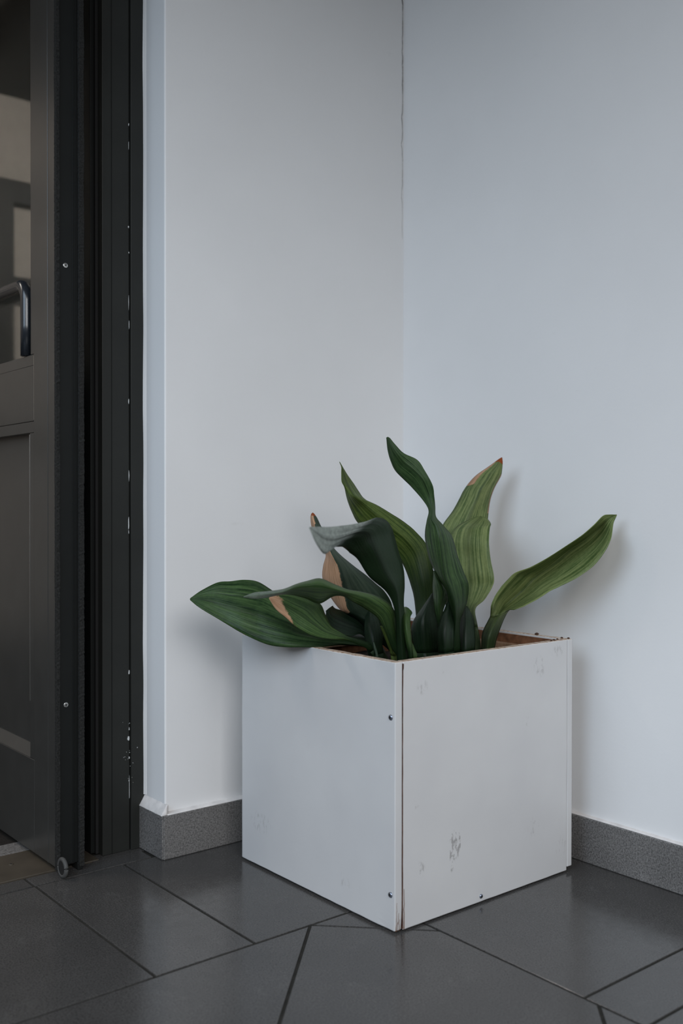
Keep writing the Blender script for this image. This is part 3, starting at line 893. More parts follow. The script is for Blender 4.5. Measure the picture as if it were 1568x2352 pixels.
# ------------------------------------------------------------------ the plant
LEAVES = [
    ('spreading_low', 'deep', None, [
        [(-0.3539, -0.359, 0.4085),(-0.3775, -0.3785, 0.4092),(-0.3909, -0.3805, 0.4058)],
        [(-0.3855, -0.3455, 0.4741),(-0.4159, -0.3724, 0.4675),(-0.4291, -0.3746, 0.4621)],
        [(-0.4379, -0.3155, 0.4928),(-0.4698, -0.3541, 0.4797),(-0.4764, -0.3488, 0.4737)],
        [(-0.4783, -0.2823, 0.5162),(-0.5187, -0.327, 0.4912),(-0.5215, -0.3443, 0.4756)],
        [(-0.512, -0.2546, 0.5423),(-0.5495, -0.3019, 0.5021),(-0.5613, -0.3247, 0.4761)],
        [(-0.5456, -0.2269, 0.5658),(-0.5743, -0.2815, 0.5164),(-0.5827, -0.3074, 0.4752)],
        [(-0.5598, -0.2153, 0.5797),(-0.5969, -0.2565, 0.5285),(-0.6011, -0.2859, 0.477)],
        [(-0.5779, -0.2003, 0.5936),(-0.6111, -0.2384, 0.5347),(-0.617, -0.2664, 0.4838)],
        [(-0.6051, -0.191, 0.5978),(-0.6328, -0.2206, 0.5423),(-0.6402, -0.2409, 0.499)],
        [(-0.628, -0.1789, 0.5956),(-0.6512, -0.1992, 0.5494),(-0.6549, -0.2159, 0.5129)],
        [(-0.6508, -0.1668, 0.5934),(-0.6683, -0.1787, 0.5565),(-0.6744, -0.1934, 0.5292)],
        [(-0.6789, -0.1505, 0.5774),(-0.6871, -0.1608, 0.5623),(-0.6947, -0.1702, 0.5465)],
        [(-0.6996, -0.1454, 0.5645),(-0.7014, -0.1452, 0.562),(-0.7018, -0.1475, 0.5596)],
    ]),
    ('arching_narrow', 'mid', None, [
        [(-0.4353, -0.4863, 0.3972),(-0.4484, -0.4885, 0.3991),(-0.4467, -0.4771, 0.3972)],
        [(-0.4431, -0.4922, 0.4599),(-0.4549, -0.4954, 0.4606),(-0.4557, -0.482, 0.4582)],
        [(-0.4486, -0.4874, 0.4882),(-0.4669, -0.4918, 0.4855),(-0.4683, -0.4778, 0.4824)],
        [(-0.4615, -0.4894, 0.5218),(-0.4843, -0.4967, 0.5163),(-0.4842, -0.4774, 0.5144)],
        [(-0.4762, -0.49, 0.5583),(-0.5016, -0.5016, 0.5514),(-0.5052, -0.4794, 0.5418)],
        [(-0.5026, -0.4811, 0.5793),(-0.5346, -0.4938, 0.5766),(-0.5308, -0.4713, 0.5604)],
        [(-0.5343, -0.468, 0.5897),(-0.558, -0.4875, 0.5853),(-0.5577, -0.475, 0.5726)],
        [(-0.5649, -0.4689, 0.5953),(-0.587, -0.4896, 0.5925),(-0.5773, -0.4718, 0.5837)],
        [(-0.5905, -0.4608, 0.6055),(-0.6125, -0.4881, 0.5999),(-0.5924, -0.4595, 0.5837)],
        [(-0.6166, -0.4523, 0.6164),(-0.6381, -0.48, 0.6084),(-0.6057, -0.4359, 0.5694)],
        [(-0.6407, -0.4457, 0.6125),(-0.6594, -0.4691, 0.6072),(-0.6305, -0.4285, 0.5797)],
        [(-0.6616, -0.4416, 0.6079),(-0.6771, -0.4612, 0.6046),(-0.6605, -0.4298, 0.5878)],
        [(-0.6824, -0.4312, 0.5998),(-0.6982, -0.4505, 0.5967),(-0.6883, -0.4329, 0.5904)],
        [(-0.7118, -0.4266, 0.5973),(-0.7221, -0.4375, 0.5934),(-0.7176, -0.4284, 0.5864)],
        [(-0.735, -0.4206, 0.5959),(-0.7407, -0.4289, 0.5915),(-0.7373, -0.4253, 0.5858)],
        [(-0.7552, -0.4171, 0.59),(-0.7569, -0.4183, 0.5895),(-0.7552, -0.4171, 0.5885)],
    ]),
    ('tan_ended', 'mid', 'tip', [
        [(-0.4043, -0.4082, 0.411),(-0.4149, -0.4125, 0.4093),(-0.4202, -0.4082, 0.406)],
        [(-0.4422, -0.4025, 0.4716),(-0.4527, -0.4069, 0.468),(-0.4566, -0.4037, 0.4647)],
        [(-0.4882, -0.4035, 0.4924),(-0.4952, -0.4107, 0.4888),(-0.4965, -0.4097, 0.4847)],
        [(-0.5086, -0.3997, 0.4987),(-0.5226, -0.4141, 0.4981),(-0.5251, -0.4121, 0.4948)],
        [(-0.5232, -0.3877, 0.5102),(-0.549, -0.4118, 0.5058),(-0.5584, -0.4107, 0.4992)],
        [(-0.5334, -0.3793, 0.5201),(-0.5708, -0.4069, 0.5143),(-0.5833, -0.4033, 0.5037)],
        [(-0.541, -0.3729, 0.5398),(-0.5955, -0.3995, 0.5315),(-0.6048, -0.3986, 0.5122)],
        [(-0.5553, -0.3739, 0.5622),(-0.6139, -0.3908, 0.5464),(-0.6232, -0.3899, 0.5247)],
        [(-0.5883, -0.3727, 0.5755),(-0.6323, -0.3821, 0.5589),(-0.6402, -0.3823, 0.542)],
        [(-0.6252, -0.3683, 0.5838),(-0.6506, -0.3736, 0.5713),(-0.6572, -0.3747, 0.5575)],
        [(-0.6616, -0.3645, 0.5832),(-0.6663, -0.3671, 0.5804),(-0.6698, -0.3707, 0.5778)],
    ]),
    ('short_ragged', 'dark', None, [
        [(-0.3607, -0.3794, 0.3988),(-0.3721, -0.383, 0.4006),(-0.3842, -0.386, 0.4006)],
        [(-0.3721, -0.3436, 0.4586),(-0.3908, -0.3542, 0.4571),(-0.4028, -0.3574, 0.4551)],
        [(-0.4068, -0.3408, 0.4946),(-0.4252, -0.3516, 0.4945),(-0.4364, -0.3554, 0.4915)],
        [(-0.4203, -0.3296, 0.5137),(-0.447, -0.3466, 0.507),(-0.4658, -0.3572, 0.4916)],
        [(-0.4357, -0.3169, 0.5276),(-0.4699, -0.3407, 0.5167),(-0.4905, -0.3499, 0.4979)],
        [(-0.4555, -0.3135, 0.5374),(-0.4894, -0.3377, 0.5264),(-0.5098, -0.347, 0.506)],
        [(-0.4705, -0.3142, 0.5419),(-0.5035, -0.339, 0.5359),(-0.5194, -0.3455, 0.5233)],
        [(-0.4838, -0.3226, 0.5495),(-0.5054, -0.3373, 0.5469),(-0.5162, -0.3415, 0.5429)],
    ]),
    ('dry_sided', 'grey', 'half', [
        [(-0.3405, -0.3574, 0.3803),(-0.3506, -0.3749, 0.3839),(-0.333, -0.3635, 0.3803)],
        [(-0.3572, -0.356, 0.4437),(-0.3665, -0.3741, 0.4485),(-0.3476, -0.3637, 0.4481)],
        [(-0.3789, -0.338, 0.4727),(-0.3906, -0.367, 0.4872),(-0.357, -0.3556, 0.4921)],
        [(-0.3972, -0.3228, 0.4947),(-0.4138, -0.3607, 0.5127),(-0.3421, -0.3417, 0.5206)],
        [(-0.4105, -0.2989, 0.5137),(-0.4338, -0.3442, 0.5273),(-0.338, -0.3318, 0.5463)],
        [(-0.4303, -0.2825, 0.5331),(-0.4562, -0.3388, 0.5395),(-0.349, -0.3226, 0.5704)],
        [(-0.4508, -0.2785, 0.557),(-0.4677, -0.342, 0.5636),(-0.3627, -0.3112, 0.5864)],
        [(-0.4664, -0.2784, 0.5807),(-0.4779, -0.3464, 0.5858),(-0.3844, -0.3063, 0.6041)],
        [(-0.4779, -0.2817, 0.6033),(-0.4868, -0.3518, 0.6052),(-0.4045, -0.3026, 0.618)],
        [(-0.4827, -0.2905, 0.6257),(-0.4944, -0.3518, 0.6292),(-0.4239, -0.2996, 0.6318)],
        [(-0.4816, -0.2975, 0.6468),(-0.5053, -0.3492, 0.648),(-0.448, -0.3056, 0.6452)],
        [(-0.4887, -0.2981, 0.6609),(-0.508, -0.3404, 0.6629),(-0.465, -0.3045, 0.6596)],
        [(-0.4966, -0.2914, 0.6755),(-0.5133, -0.3294, 0.6779),(-0.4819, -0.3034, 0.679)],
        [(-0.5039, -0.2853, 0.6936),(-0.518, -0.319, 0.6946),(-0.4916, -0.3018, 0.6972)],
        [(-0.5072, -0.2825, 0.71),(-0.5202, -0.3106, 0.7089),(-0.4962, -0.2979, 0.7084)],
        [(-0.5078, -0.2818, 0.7238),(-0.5197, -0.3044, 0.7216),(-0.5008, -0.294, 0.7213)],
        [(-0.5095, -0.2868, 0.7299),(-0.5135, -0.2964, 0.7321),(-0.5079, -0.2946, 0.7291)],
    ]),
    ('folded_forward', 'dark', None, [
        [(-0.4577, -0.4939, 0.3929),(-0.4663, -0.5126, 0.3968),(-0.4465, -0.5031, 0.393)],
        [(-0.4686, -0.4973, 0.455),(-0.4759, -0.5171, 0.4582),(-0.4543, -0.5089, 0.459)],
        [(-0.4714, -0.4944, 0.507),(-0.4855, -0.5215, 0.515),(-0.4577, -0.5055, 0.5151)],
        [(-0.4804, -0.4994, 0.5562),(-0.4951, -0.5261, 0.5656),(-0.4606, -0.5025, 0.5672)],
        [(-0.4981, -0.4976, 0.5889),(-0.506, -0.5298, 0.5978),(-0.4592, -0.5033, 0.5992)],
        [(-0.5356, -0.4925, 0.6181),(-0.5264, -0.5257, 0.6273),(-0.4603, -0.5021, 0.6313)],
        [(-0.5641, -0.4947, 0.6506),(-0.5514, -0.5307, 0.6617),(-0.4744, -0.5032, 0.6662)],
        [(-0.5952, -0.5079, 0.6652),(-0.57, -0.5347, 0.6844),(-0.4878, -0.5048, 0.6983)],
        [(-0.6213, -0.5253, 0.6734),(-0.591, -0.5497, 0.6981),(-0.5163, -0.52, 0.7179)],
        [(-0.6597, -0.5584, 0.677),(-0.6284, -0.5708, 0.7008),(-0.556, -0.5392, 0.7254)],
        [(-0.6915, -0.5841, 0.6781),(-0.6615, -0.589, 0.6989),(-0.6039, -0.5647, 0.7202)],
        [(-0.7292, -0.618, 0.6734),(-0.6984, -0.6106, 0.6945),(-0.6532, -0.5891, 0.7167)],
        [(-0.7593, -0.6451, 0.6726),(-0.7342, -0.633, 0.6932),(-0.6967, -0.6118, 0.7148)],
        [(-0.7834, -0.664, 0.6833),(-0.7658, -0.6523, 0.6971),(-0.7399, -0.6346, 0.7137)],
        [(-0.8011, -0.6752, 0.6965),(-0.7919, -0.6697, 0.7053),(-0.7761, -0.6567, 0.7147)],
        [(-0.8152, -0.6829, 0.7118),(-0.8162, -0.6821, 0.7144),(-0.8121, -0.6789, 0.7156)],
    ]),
    ('tall_pointed', 'bright', None, [
        [(-0.2716, -0.3491, 0.3667),(-0.2806, -0.3675, 0.3704),(-0.2597, -0.3588, 0.3667)],
        [(-0.2763, -0.3447, 0.4256),(-0.2831, -0.3649, 0.4287),(-0.2552, -0.3618, 0.4283)],
        [(-0.2629, -0.3291, 0.4819),(-0.2641, -0.3539, 0.489),(-0.2324, -0.3539, 0.4911)],
        [(-0.2511, -0.3125, 0.5237),(-0.2499, -0.3391, 0.5368),(-0.2181, -0.3392, 0.5486)],
        [(-0.2491, -0.3008, 0.5653),(-0.2533, -0.3359, 0.5871),(-0.2207, -0.3365, 0.5994)],
        [(-0.2646, -0.2876, 0.6209),(-0.2568, -0.3195, 0.6414),(-0.2298, -0.3285, 0.6566)],
        [(-0.2861, -0.2698, 0.6515),(-0.2812, -0.3122, 0.6739),(-0.2496, -0.3119, 0.6899)],
        [(-0.3177, -0.2566, 0.6768),(-0.3105, -0.3009, 0.6988),(-0.2757, -0.3034, 0.7112)],
        [(-0.3505, -0.2425, 0.7075),(-0.3424, -0.2876, 0.7262),(-0.303, -0.2939, 0.7288)],
        [(-0.3675, -0.2413, 0.7323),(-0.3677, -0.2796, 0.747),(-0.3329, -0.2822, 0.747)],
        [(-0.3879, -0.2502, 0.7588),(-0.3959, -0.2823, 0.7649),(-0.3598, -0.273, 0.7597)],
        [(-0.4047, -0.262, 0.782),(-0.3956, -0.2694, 0.7775),(-0.3631, -0.2573, 0.7752)],
        [(-0.4158, -0.2657, 0.7952),(-0.3955, -0.2565, 0.7939),(-0.3665, -0.2414, 0.7945)],
        [(-0.4164, -0.265, 0.8113),(-0.4059, -0.2607, 0.8107),(-0.3876, -0.2498, 0.8104)],
        [(-0.4163, -0.2649, 0.8256),(-0.415, -0.2661, 0.8256),(-0.4073, -0.2594, 0.8251)],
        [(-0.4191, -0.2626, 0.8354),(-0.4189, -0.2628, 0.8358),(-0.4184, -0.2632, 0.8354)],
    ]),
    ('twisted_tall', 'deep', None, [
        [(-0.3032, -0.465, 0.3913),(-0.3109, -0.4845, 0.395),(-0.2885, -0.4769, 0.3939)],
        [(-0.3114, -0.4706, 0.4572),(-0.325, -0.4981, 0.4617),(-0.2928, -0.4856, 0.4589)],
        [(-0.3143, -0.4804, 0.5147),(-0.3293, -0.5069, 0.5183),(-0.3011, -0.4911, 0.5164)],
        [(-0.3216, -0.4804, 0.5568),(-0.3425, -0.515, 0.56),(-0.2947, -0.5024, 0.5543)],
        [(-0.3248, -0.4776, 0.5805),(-0.3536, -0.5121, 0.5903),(-0.2913, -0.5048, 0.5907)],
        [(-0.3372, -0.4673, 0.6059),(-0.3599, -0.5066, 0.6159),(-0.2984, -0.4987, 0.6161)],
        [(-0.3495, -0.4568, 0.6398),(-0.3636, -0.5032, 0.6564),(-0.3081, -0.4905, 0.65)],
        [(-0.3559, -0.4512, 0.6754),(-0.3667, -0.5004, 0.6879),(-0.3158, -0.4838, 0.6856)],
        [(-0.3599, -0.4542, 0.6967),(-0.3669, -0.4935, 0.7084),(-0.3301, -0.4719, 0.7093)],
        [(-0.3607, -0.4598, 0.7179),(-0.3704, -0.4841, 0.7225),(-0.3434, -0.4673, 0.7246)],
        [(-0.3615, -0.4653, 0.7373),(-0.3633, -0.4767, 0.7432),(-0.3482, -0.4697, 0.7449)],
        [(-0.3664, -0.4547, 0.7566),(-0.3642, -0.4693, 0.7667),(-0.3564, -0.4756, 0.7658)],
        [(-0.3805, -0.4365, 0.7828),(-0.3773, -0.4647, 0.7959),(-0.3624, -0.4769, 0.7867)],
        [(-0.3903, -0.4284, 0.7955),(-0.3902, -0.454, 0.8143),(-0.374, -0.4672, 0.8143)],
        [(-0.404, -0.417, 0.814),(-0.4057, -0.4412, 0.8301),(-0.3849, -0.4581, 0.8343)],
        [(-0.4144, -0.4147, 0.8332),(-0.4187, -0.4369, 0.8457),(-0.405, -0.4417, 0.8468)],
        [(-0.4222, -0.4146, 0.854),(-0.4258, -0.431, 0.8607),(-0.4166, -0.432, 0.8619)],
        [(-0.4308, -0.4203, 0.8769),(-0.4308, -0.4241, 0.878),(-0.4256, -0.4245, 0.8761)],
    ]),
    ('small_folded', 'deep', None, [
        [(-0.3094, -0.4471, 0.3895),(-0.3138, -0.4564, 0.3913),(-0.3027, -0.4525, 0.3895)],
        [(-0.3161, -0.4535, 0.4814),(-0.3205, -0.4628, 0.4828),(-0.3107, -0.4579, 0.4814)],
        [(-0.3219, -0.4484, 0.52),(-0.3314, -0.4664, 0.5223),(-0.3132, -0.4554, 0.5286)],
        [(-0.3251, -0.4455, 0.5414),(-0.3396, -0.4723, 0.5488),(-0.3091, -0.4585, 0.5518)],
        [(-0.327, -0.4437, 0.5672),(-0.3417, -0.4767, 0.5772),(-0.3102, -0.4702, 0.5741)],
        [(-0.3276, -0.443, 0.5886),(-0.3449, -0.4739, 0.5957),(-0.3203, -0.4683, 0.5899)],
        [(-0.3303, -0.447, 0.6061),(-0.3446, -0.4676, 0.608),(-0.333, -0.4642, 0.6047)],
        [(-0.3408, -0.4577, 0.6183),(-0.3437, -0.4618, 0.6195),(-0.3388, -0.4593, 0.6183)],
    ]),
    ('broad_light', 'light', None, [
        [(-0.2035, -0.4045, 0.3759),(-0.2141, -0.4345, 0.3813),(-0.2017, -0.4446, 0.3831)],
        [(-0.1959, -0.397, 0.4451),(-0.2111, -0.4362, 0.4509),(-0.1958, -0.4486, 0.4527)],
        [(-0.1927, -0.3863, 0.4912),(-0.2084, -0.425, 0.4961),(-0.2005, -0.4444, 0.4974)],
        [(-0.1853, -0.379, 0.523),(-0.1958, -0.4092, 0.5281),(-0.1971, -0.4338, 0.5329)],
        [(-0.1779, -0.359, 0.5468),(-0.1863, -0.4038, 0.5507),(-0.1824, -0.4456, 0.5527)],
        [(-0.175, -0.3482, 0.5747),(-0.1753, -0.3995, 0.5781),(-0.1691, -0.4561, 0.5814)],
        [(-0.1763, -0.3468, 0.6055),(-0.1766, -0.3981, 0.6055),(-0.1676, -0.4571, 0.6011)],
        [(-0.1718, -0.3371, 0.6395),(-0.1706, -0.3898, 0.6388),(-0.1648, -0.4461, 0.6346)],
        [(-0.1724, -0.3364, 0.6675),(-0.1711, -0.389, 0.6691),(-0.1593, -0.4373, 0.6703)],
        [(-0.1571, -0.3356, 0.6954),(-0.1601, -0.3848, 0.6964),(-0.1429, -0.4246, 0.6988)],
        [(-0.1359, -0.3463, 0.7113),(-0.1368, -0.3778, 0.7099),(-0.1264, -0.4121, 0.7076)],
        [(-0.1161, -0.3559, 0.7207),(-0.1133, -0.3711, 0.719),(-0.1098, -0.3868, 0.7182)],
        [(-0.1051, -0.3584, 0.7225),(-0.1044, -0.3628, 0.7231),(-0.1029, -0.3666, 0.7217)],
    ]),
    ('orange_tipped', 'light', 'orange', [
        [(-0.1457, -0.3227, 0.3674),(-0.1506, -0.3445, 0.3709),(-0.1324, -0.3465, 0.3691)],
        [(-0.1454, -0.3089, 0.4705),(-0.1451, -0.335, 0.4731),(-0.1209, -0.3417, 0.4718)],
        [(-0.1483, -0.2927, 0.5554),(-0.1462, -0.3332, 0.5581),(-0.1095, -0.3501, 0.5573)],
        [(-0.1484, -0.2791, 0.6219),(-0.1387, -0.3257, 0.6237),(-0.0982, -0.3586, 0.6237)],
        [(-0.1426, -0.2703, 0.6745),(-0.1311, -0.3313, 0.6712),(-0.0824, -0.358, 0.6756)],
        [(-0.1349, -0.2762, 0.7025),(-0.1221, -0.3383, 0.7044),(-0.0718, -0.3533, 0.7165)],
        [(-0.1176, -0.2901, 0.7335),(-0.1124, -0.3458, 0.7376),(-0.062, -0.3481, 0.7433)],
        [(-0.1062, -0.299, 0.7596),(-0.1042, -0.3523, 0.7614),(-0.0589, -0.3504, 0.7635)],
        [(-0.0986, -0.305, 0.779),(-0.0975, -0.3575, 0.7832),(-0.0521, -0.3557, 0.7866)],
        [(-0.0888, -0.3128, 0.7974),(-0.0848, -0.3611, 0.8014),(-0.0446, -0.3617, 0.804)],
        [(-0.0789, -0.3271, 0.8146),(-0.0736, -0.3636, 0.8177),(-0.0446, -0.368, 0.8144)],
        [(-0.0631, -0.3463, 0.8318),(-0.0602, -0.368, 0.8332),(-0.0468, -0.3725, 0.8296)],
        [(-0.0541, -0.3663, 0.8468),(-0.0542, -0.3727, 0.8476),(-0.0498, -0.3764, 0.8409)],
        [(-0.052, -0.3745, 0.8514),(-0.0512, -0.3751, 0.8519),(-0.0505, -0.3757, 0.8514)],
    ]),
    ('reaching_right', 'light', None, [
        [(-0.215, -0.4595, 0.3849),(-0.2216, -0.4799, 0.3885),(-0.2047, -0.4808, 0.3885)],
        [(-0.2106, -0.4624, 0.4521),(-0.2233, -0.4907, 0.4565),(-0.1969, -0.4864, 0.4562)],
        [(-0.2077, -0.4643, 0.4892),(-0.2185, -0.4943, 0.4905),(-0.1803, -0.4866, 0.4954)],
        [(-0.19, -0.467, 0.5183),(-0.185, -0.4873, 0.5241),(-0.14, -0.4731, 0.5279)],
        [(-0.212, -0.4917, 0.5448),(-0.135, -0.458, 0.5353),(-0.158, -0.5064, 0.5354)],
        [(-0.202, -0.4919, 0.5626),(-0.115, -0.4571, 0.5458),(-0.148, -0.5298, 0.5464)],
        [(-0.187, -0.4947, 0.5813),(-0.095, -0.4682, 0.5647),(-0.133, -0.5519, 0.5621)],
        [(-0.172, -0.5011, 0.5976),(-0.085, -0.4809, 0.5814),(-0.123, -0.5669, 0.5748)],
        [(-0.162, -0.5119, 0.611),(-0.075, -0.4911, 0.5962),(-0.113, -0.5775, 0.582)],
        [(-0.142, -0.5323, 0.6218),(-0.065, -0.5083, 0.6112),(-0.103, -0.5966, 0.5931)],
        [(-0.122, -0.5571, 0.6398),(-0.055, -0.5298, 0.63),(-0.093, -0.6144, 0.605)],
        [(-0.107, -0.5866, 0.6615),(-0.045, -0.5532, 0.6514),(-0.078, -0.6398, 0.6281)],
        [(-0.092, -0.6197, 0.6864),(-0.035, -0.5871, 0.6746),(-0.066, -0.6577, 0.6568)],
        [(-0.077, -0.6387, 0.7081),(-0.025, -0.6096, 0.6963),(-0.056, -0.6646, 0.6825)],
        [(-0.045, -0.6369, 0.7259),(-0.03, -0.6354, 0.7162),(-0.03, -0.651, 0.7094)],
        [(-0.035, -0.6442, 0.7285),(-0.027, -0.6457, 0.7241),(-0.025, -0.6525, 0.7207)],
        [(-0.025, -0.6535, 0.7286),(-0.024, -0.6549, 0.7286),(-0.024, -0.6549, 0.7268)],
    ]),
    ('stubby_front', 'mid', None, [
        [(-0.4589, -0.5186, 0.4048),(-0.4633, -0.5279, 0.4067),(-0.4539, -0.5227, 0.4048)],
        [(-0.4611, -0.5162, 0.4646),(-0.4676, -0.5302, 0.4669),(-0.4537, -0.5222, 0.4654)],
        [(-0.4653, -0.5125, 0.4924),(-0.474, -0.5311, 0.4953),(-0.456, -0.52, 0.4941)],
        [(-0.4695, -0.5088, 0.5179),(-0.4769, -0.5285, 0.5205),(-0.4577, -0.5183, 0.518)],
        [(-0.4651, -0.4992, 0.5391),(-0.4719, -0.5195, 0.5422),(-0.4514, -0.5103, 0.5399)],
        [(-0.4502, -0.4854, 0.5506),(-0.4501, -0.4983, 0.5533),(-0.4283, -0.4904, 0.5455)],
        [(-0.4375, -0.4764, 0.5555),(-0.4371, -0.4831, 0.5569),(-0.4265, -0.4789, 0.5534)],
    ]),
    ('low_side', 'mid', None, [
        [(-0.457, -0.5201, 0.4048),(-0.4586, -0.5253, 0.4057),(-0.4521, -0.5242, 0.4048)],
        [(-0.4567, -0.5197, 0.467),(-0.4605, -0.5295, 0.4677),(-0.4487, -0.5262, 0.4662)],
        [(-0.4545, -0.5149, 0.4838),(-0.4588, -0.5242, 0.4868),(-0.4489, -0.5194, 0.4838)],
        [(-0.451, -0.5112, 0.4959),(-0.4504, -0.5117, 0.4967),(-0.4491, -0.5127, 0.4943)],
    ]),
    ('sliver', 'bright', None, [
        [(-0.4347, -0.4481, 0.3957),(-0.4389, -0.4576, 0.3976),(-0.4289, -0.4528, 0.3957)],
        [(-0.4395, -0.4435, 0.4619),(-0.4424, -0.454, 0.4618),(-0.4312, -0.4503, 0.4594)],
        [(-0.4512, -0.4466, 0.484),(-0.4541, -0.4571, 0.4887),(-0.4429, -0.4534, 0.484)],
        [(-0.4569, -0.4418, 0.5037),(-0.4603, -0.4518, 0.5099),(-0.4499, -0.4475, 0.5045)],
        [(-0.4613, -0.438, 0.5185),(-0.4633, -0.4428, 0.52),(-0.4581, -0.4406, 0.5177)],
    ]),
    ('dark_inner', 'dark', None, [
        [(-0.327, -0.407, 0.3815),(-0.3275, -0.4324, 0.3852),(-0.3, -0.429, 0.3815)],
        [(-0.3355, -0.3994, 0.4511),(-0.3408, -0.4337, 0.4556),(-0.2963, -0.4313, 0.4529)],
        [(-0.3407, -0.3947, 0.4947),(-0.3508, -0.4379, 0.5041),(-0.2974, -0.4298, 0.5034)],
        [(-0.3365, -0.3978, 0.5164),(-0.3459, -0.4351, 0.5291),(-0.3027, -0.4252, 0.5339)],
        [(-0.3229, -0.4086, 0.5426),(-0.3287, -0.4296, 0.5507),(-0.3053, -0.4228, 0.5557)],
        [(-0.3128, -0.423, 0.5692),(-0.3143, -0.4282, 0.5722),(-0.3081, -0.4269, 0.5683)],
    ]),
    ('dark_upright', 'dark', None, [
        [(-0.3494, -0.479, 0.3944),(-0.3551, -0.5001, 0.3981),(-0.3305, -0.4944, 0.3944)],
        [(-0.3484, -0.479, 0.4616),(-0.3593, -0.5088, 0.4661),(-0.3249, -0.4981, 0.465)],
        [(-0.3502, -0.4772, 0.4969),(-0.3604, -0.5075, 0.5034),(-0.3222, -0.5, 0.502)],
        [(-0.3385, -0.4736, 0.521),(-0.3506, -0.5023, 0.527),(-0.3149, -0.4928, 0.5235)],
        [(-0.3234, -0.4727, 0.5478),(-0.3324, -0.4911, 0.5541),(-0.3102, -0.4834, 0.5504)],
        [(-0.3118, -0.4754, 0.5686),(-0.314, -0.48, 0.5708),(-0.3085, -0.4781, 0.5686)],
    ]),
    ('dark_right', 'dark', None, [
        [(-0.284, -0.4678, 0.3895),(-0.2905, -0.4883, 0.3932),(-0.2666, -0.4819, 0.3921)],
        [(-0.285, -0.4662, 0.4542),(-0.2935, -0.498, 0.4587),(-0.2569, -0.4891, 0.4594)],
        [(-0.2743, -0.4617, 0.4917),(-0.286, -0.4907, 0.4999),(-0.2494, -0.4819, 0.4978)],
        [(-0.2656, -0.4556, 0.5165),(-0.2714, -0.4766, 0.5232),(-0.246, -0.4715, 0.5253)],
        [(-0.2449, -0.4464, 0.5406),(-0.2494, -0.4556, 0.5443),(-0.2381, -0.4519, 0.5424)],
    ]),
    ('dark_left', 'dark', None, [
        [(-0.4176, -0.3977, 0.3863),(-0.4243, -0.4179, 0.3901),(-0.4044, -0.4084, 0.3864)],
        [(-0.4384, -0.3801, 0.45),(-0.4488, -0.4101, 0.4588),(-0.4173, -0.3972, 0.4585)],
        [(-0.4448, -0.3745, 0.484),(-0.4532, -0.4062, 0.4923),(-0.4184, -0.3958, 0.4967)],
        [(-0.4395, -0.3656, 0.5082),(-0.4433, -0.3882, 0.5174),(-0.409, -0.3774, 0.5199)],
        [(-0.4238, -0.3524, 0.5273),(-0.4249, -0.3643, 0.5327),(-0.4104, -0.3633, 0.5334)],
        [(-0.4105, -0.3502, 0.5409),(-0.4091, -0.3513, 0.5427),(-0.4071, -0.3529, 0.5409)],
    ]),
    ('pale_stem', 'grey', None, [
        [(-0.4715, -0.4437, 0.4199),(-0.4722, -0.4469, 0.4204),(-0.4684, -0.4462, 0.4199)],
        [(-0.4739, -0.4413, 0.4592),(-0.4743, -0.4449, 0.4596),(-0.4707, -0.4439, 0.4592)],
        [(-0.477, -0.4386, 0.4772),(-0.4777, -0.4419, 0.4776),(-0.4738, -0.4412, 0.4772)],
        [(-0.4782, -0.4375, 0.4894),(-0.4782, -0.4387, 0.4896),(-0.4769, -0.4385, 0.4886)],
    ]),
]

LEAF_LABEL = {
    'spreading_low': 'broad dark green leaf reaching far left over the rim',
    'arching_narrow': 'narrow leaf arching left with a long pointed tip',
    'tan_ended': 'leaf with a dried tan end above the left rim',
    'dry_sided': 'grey-green leaf with one side dried to tan and a curled tip',
    'folded_forward': 'dark leaf folded over towards the viewer',
    'tall_pointed': 'fresh green leaf with a thin pointed tip leaning left',
    'twisted_tall': 'tallest leaf, dark green and twisted halfway',
    'broad_light': 'broad light green ribbed leaf right of centre',
    'orange_tipped': 'upright leaf with an orange-brown tip',
    'reaching_right': 'long light green leaf reaching right towards the wall',
}


STALK_SHADE = {'spreading_low': .22, 'reaching_right': .20, 'broad_light': .27, 'tall_pointed': .34, 'twisted_tall': .20, 'arching_narrow': .22, 'folded_forward': .58, 'stubby_front': .3, 'low_side': .1, 'sliver': .1, 'orange_tipped': .30, 'dry_sided': .35}  # reach of the darker stalk end, with base shade painted in


def catmull(p0, p1, p2, p3, t):
    return 0.5 * ((2 * p1) + (-p0 + p2) * t + (2 * p0 - 5 * p1 + 4 * p2 - p3) * t * t + (-p0 + 3 * p1 - 3 * p2 + p3) * t ** 3)


def spline(pts, t):
    n = len(pts) - 1
    i = min(int(t), n - 1)
    f = t - i
    p1, p2 = pts[i], pts[i + 1]
    p0 = pts[i - 1] if i > 0 else p1 * 2 - p2
    p3 = pts[i + 2] if i + 2 <= n else p2 * 2 - p1
    return catmull(p0, p1, p2, p3, f)


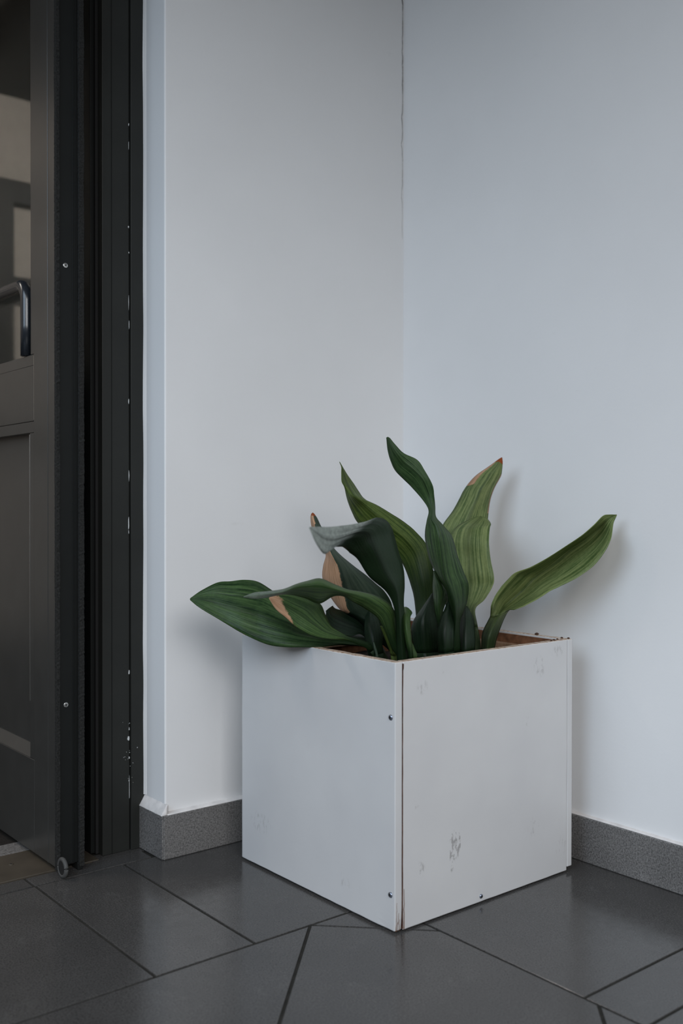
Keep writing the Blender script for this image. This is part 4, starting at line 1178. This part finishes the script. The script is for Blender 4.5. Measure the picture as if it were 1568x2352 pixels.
plant = tag(empty('potted_plant', (-0.33, -0.40, 0.405)), 'leafy plant with long dark green ribbed leaves growing in the white planter', 'plant')
for li, (name, tone, dry, rows) in enumerate(LEAVES):
    R = [[Vector(q) for q in r] for r in rows]
    nr = len(R) - 1
    NV, NU = nr * 6, 12
    verts, uvs, drys, zones = [], [], [], []
    la = sum(((R[i + 1][1] - R[i][1]).length for i in range(nr)), 0.0)
    for i in range(NV + 1):
        t = i / NV * nr
        A, Mi, B = (spline([r[k] for r in R], t) for k in range(3))
        vv = i / NV
        for j in range(NU + 1):
            u = j / NU
            # quadratic through edge, midrib, edge, pulled slightly towards the straight folds either side of the midrib
            q = A * (2 * (u - .5) * (u - 1)) + Mi * (-4 * u * (u - 1)) + B * (2 * u * (u - .5))
            l = A.lerp(Mi, u * 2) if u < .5 else Mi.lerp(B, u * 2 - 1)
            p = q * .35 + l * .65
            wd = (B - A).length
            nrm = (B - A).cross(R[min(nr, int(t) + 1)][1] - R[max(0, int(t))][1])
            if nrm.length > 1e-9:
                nrm.normalize()
                # gentle pleats along the veins and a slow waviness of the margins
                p = p + nrm * (wd * .012 * math.sin(u * 26 + li) + wd * .03 * abs(2 * u - 1) ** 2 * noise.noise(Vector((li * 3.1, vv * 5, u * 2))))
            verts.append(p)
            uvs.append((u + li * .37, vv * la * 8 + li))
            r_ = g_ = 0.0
            if dry == 'tip':
                r_ = max(0.0, min(1.0, (vv - .74) * 4 + (u - .5) * 1.2))
            elif dry == 'half':
                r_ = max(0.0, min(1.0, (.50 - u) * 8 + .45)) if vv > .30 else 0.0
                if vv > .88:
                    r_ = 1.0 if u < .62 else .2
                    g_ = 1.0 if vv > .965 else 0.0
            elif dry == 'orange':
                r_ = max(0.0, min(1.0, (.22 - u) * 6 + .3)) if .66 < vv < .97 else 0.0
                if u > .93 and .42 < vv < .78:
                    r_ = .8
                g_ = 1.0 if vv > .895 else 0.0
            drys.append((r_, g_, 0, 1))
            stalk_shade_ = max(0.0, min(1.0, (STALK_SHADE.get(name, .30) - vv) * 7 + .5))
            sheen_pale_ = 0.0
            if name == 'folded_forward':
                sheen_pale_ = max(0.0, min(1.0, (vv - .60) * 14))  # sky sheen on the folded top, painted as pale grey
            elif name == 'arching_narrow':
                sheen_pale_ = max(0.0, min(1.0, (vv - .74) * 9)) * .55  # silvery underside of the tip
            mr_ = max(0.0, 1.0 - abs(u - .5) / .10)
            zones.append((stalk_shade_, sheen_pale_, mr_, 1))
    cut = {'reaching_right': 18, 'broad_light': 12}.get(name, 6)   # below this row the blade has narrowed to the stalk

    def strip(nm, r0, r1, parent, origin):
        k0 = r0 * (NU + 1)
        k1 = (r1 + 1) * (NU + 1)
        faces = []
        for i in range(r1 - r0):
            for j in range(NU):
                a = i * (NU + 1) + j
                faces.append((a, a + 1, a + NU + 2, a + NU + 1))
        me = bpy.data.meshes.new(nm)
        me.from_pydata([tuple(v) for v in verts[k0:k1]], [], faces)
        uvl = me.uv_layers.new(name='UVMap')
        for lp_ in me.loops:
            uvl.data[lp_.index].uv = uvs[k0 + lp_.vertex_index]
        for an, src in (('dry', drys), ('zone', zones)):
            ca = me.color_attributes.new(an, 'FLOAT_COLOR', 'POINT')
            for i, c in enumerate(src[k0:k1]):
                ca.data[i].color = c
        ob = link_mesh(nm, me, LEAF[tone], parent, origin, True)
        so = ob.modifiers.new('thickness', 'SOLIDIFY')
        so.thickness = 0.0007
        so.offset = 0.0
        return ob

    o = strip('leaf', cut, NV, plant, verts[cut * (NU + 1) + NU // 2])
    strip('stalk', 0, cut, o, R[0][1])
    if name in LEAF_LABEL:
        o['label'] = LEAF_LABEL[name]
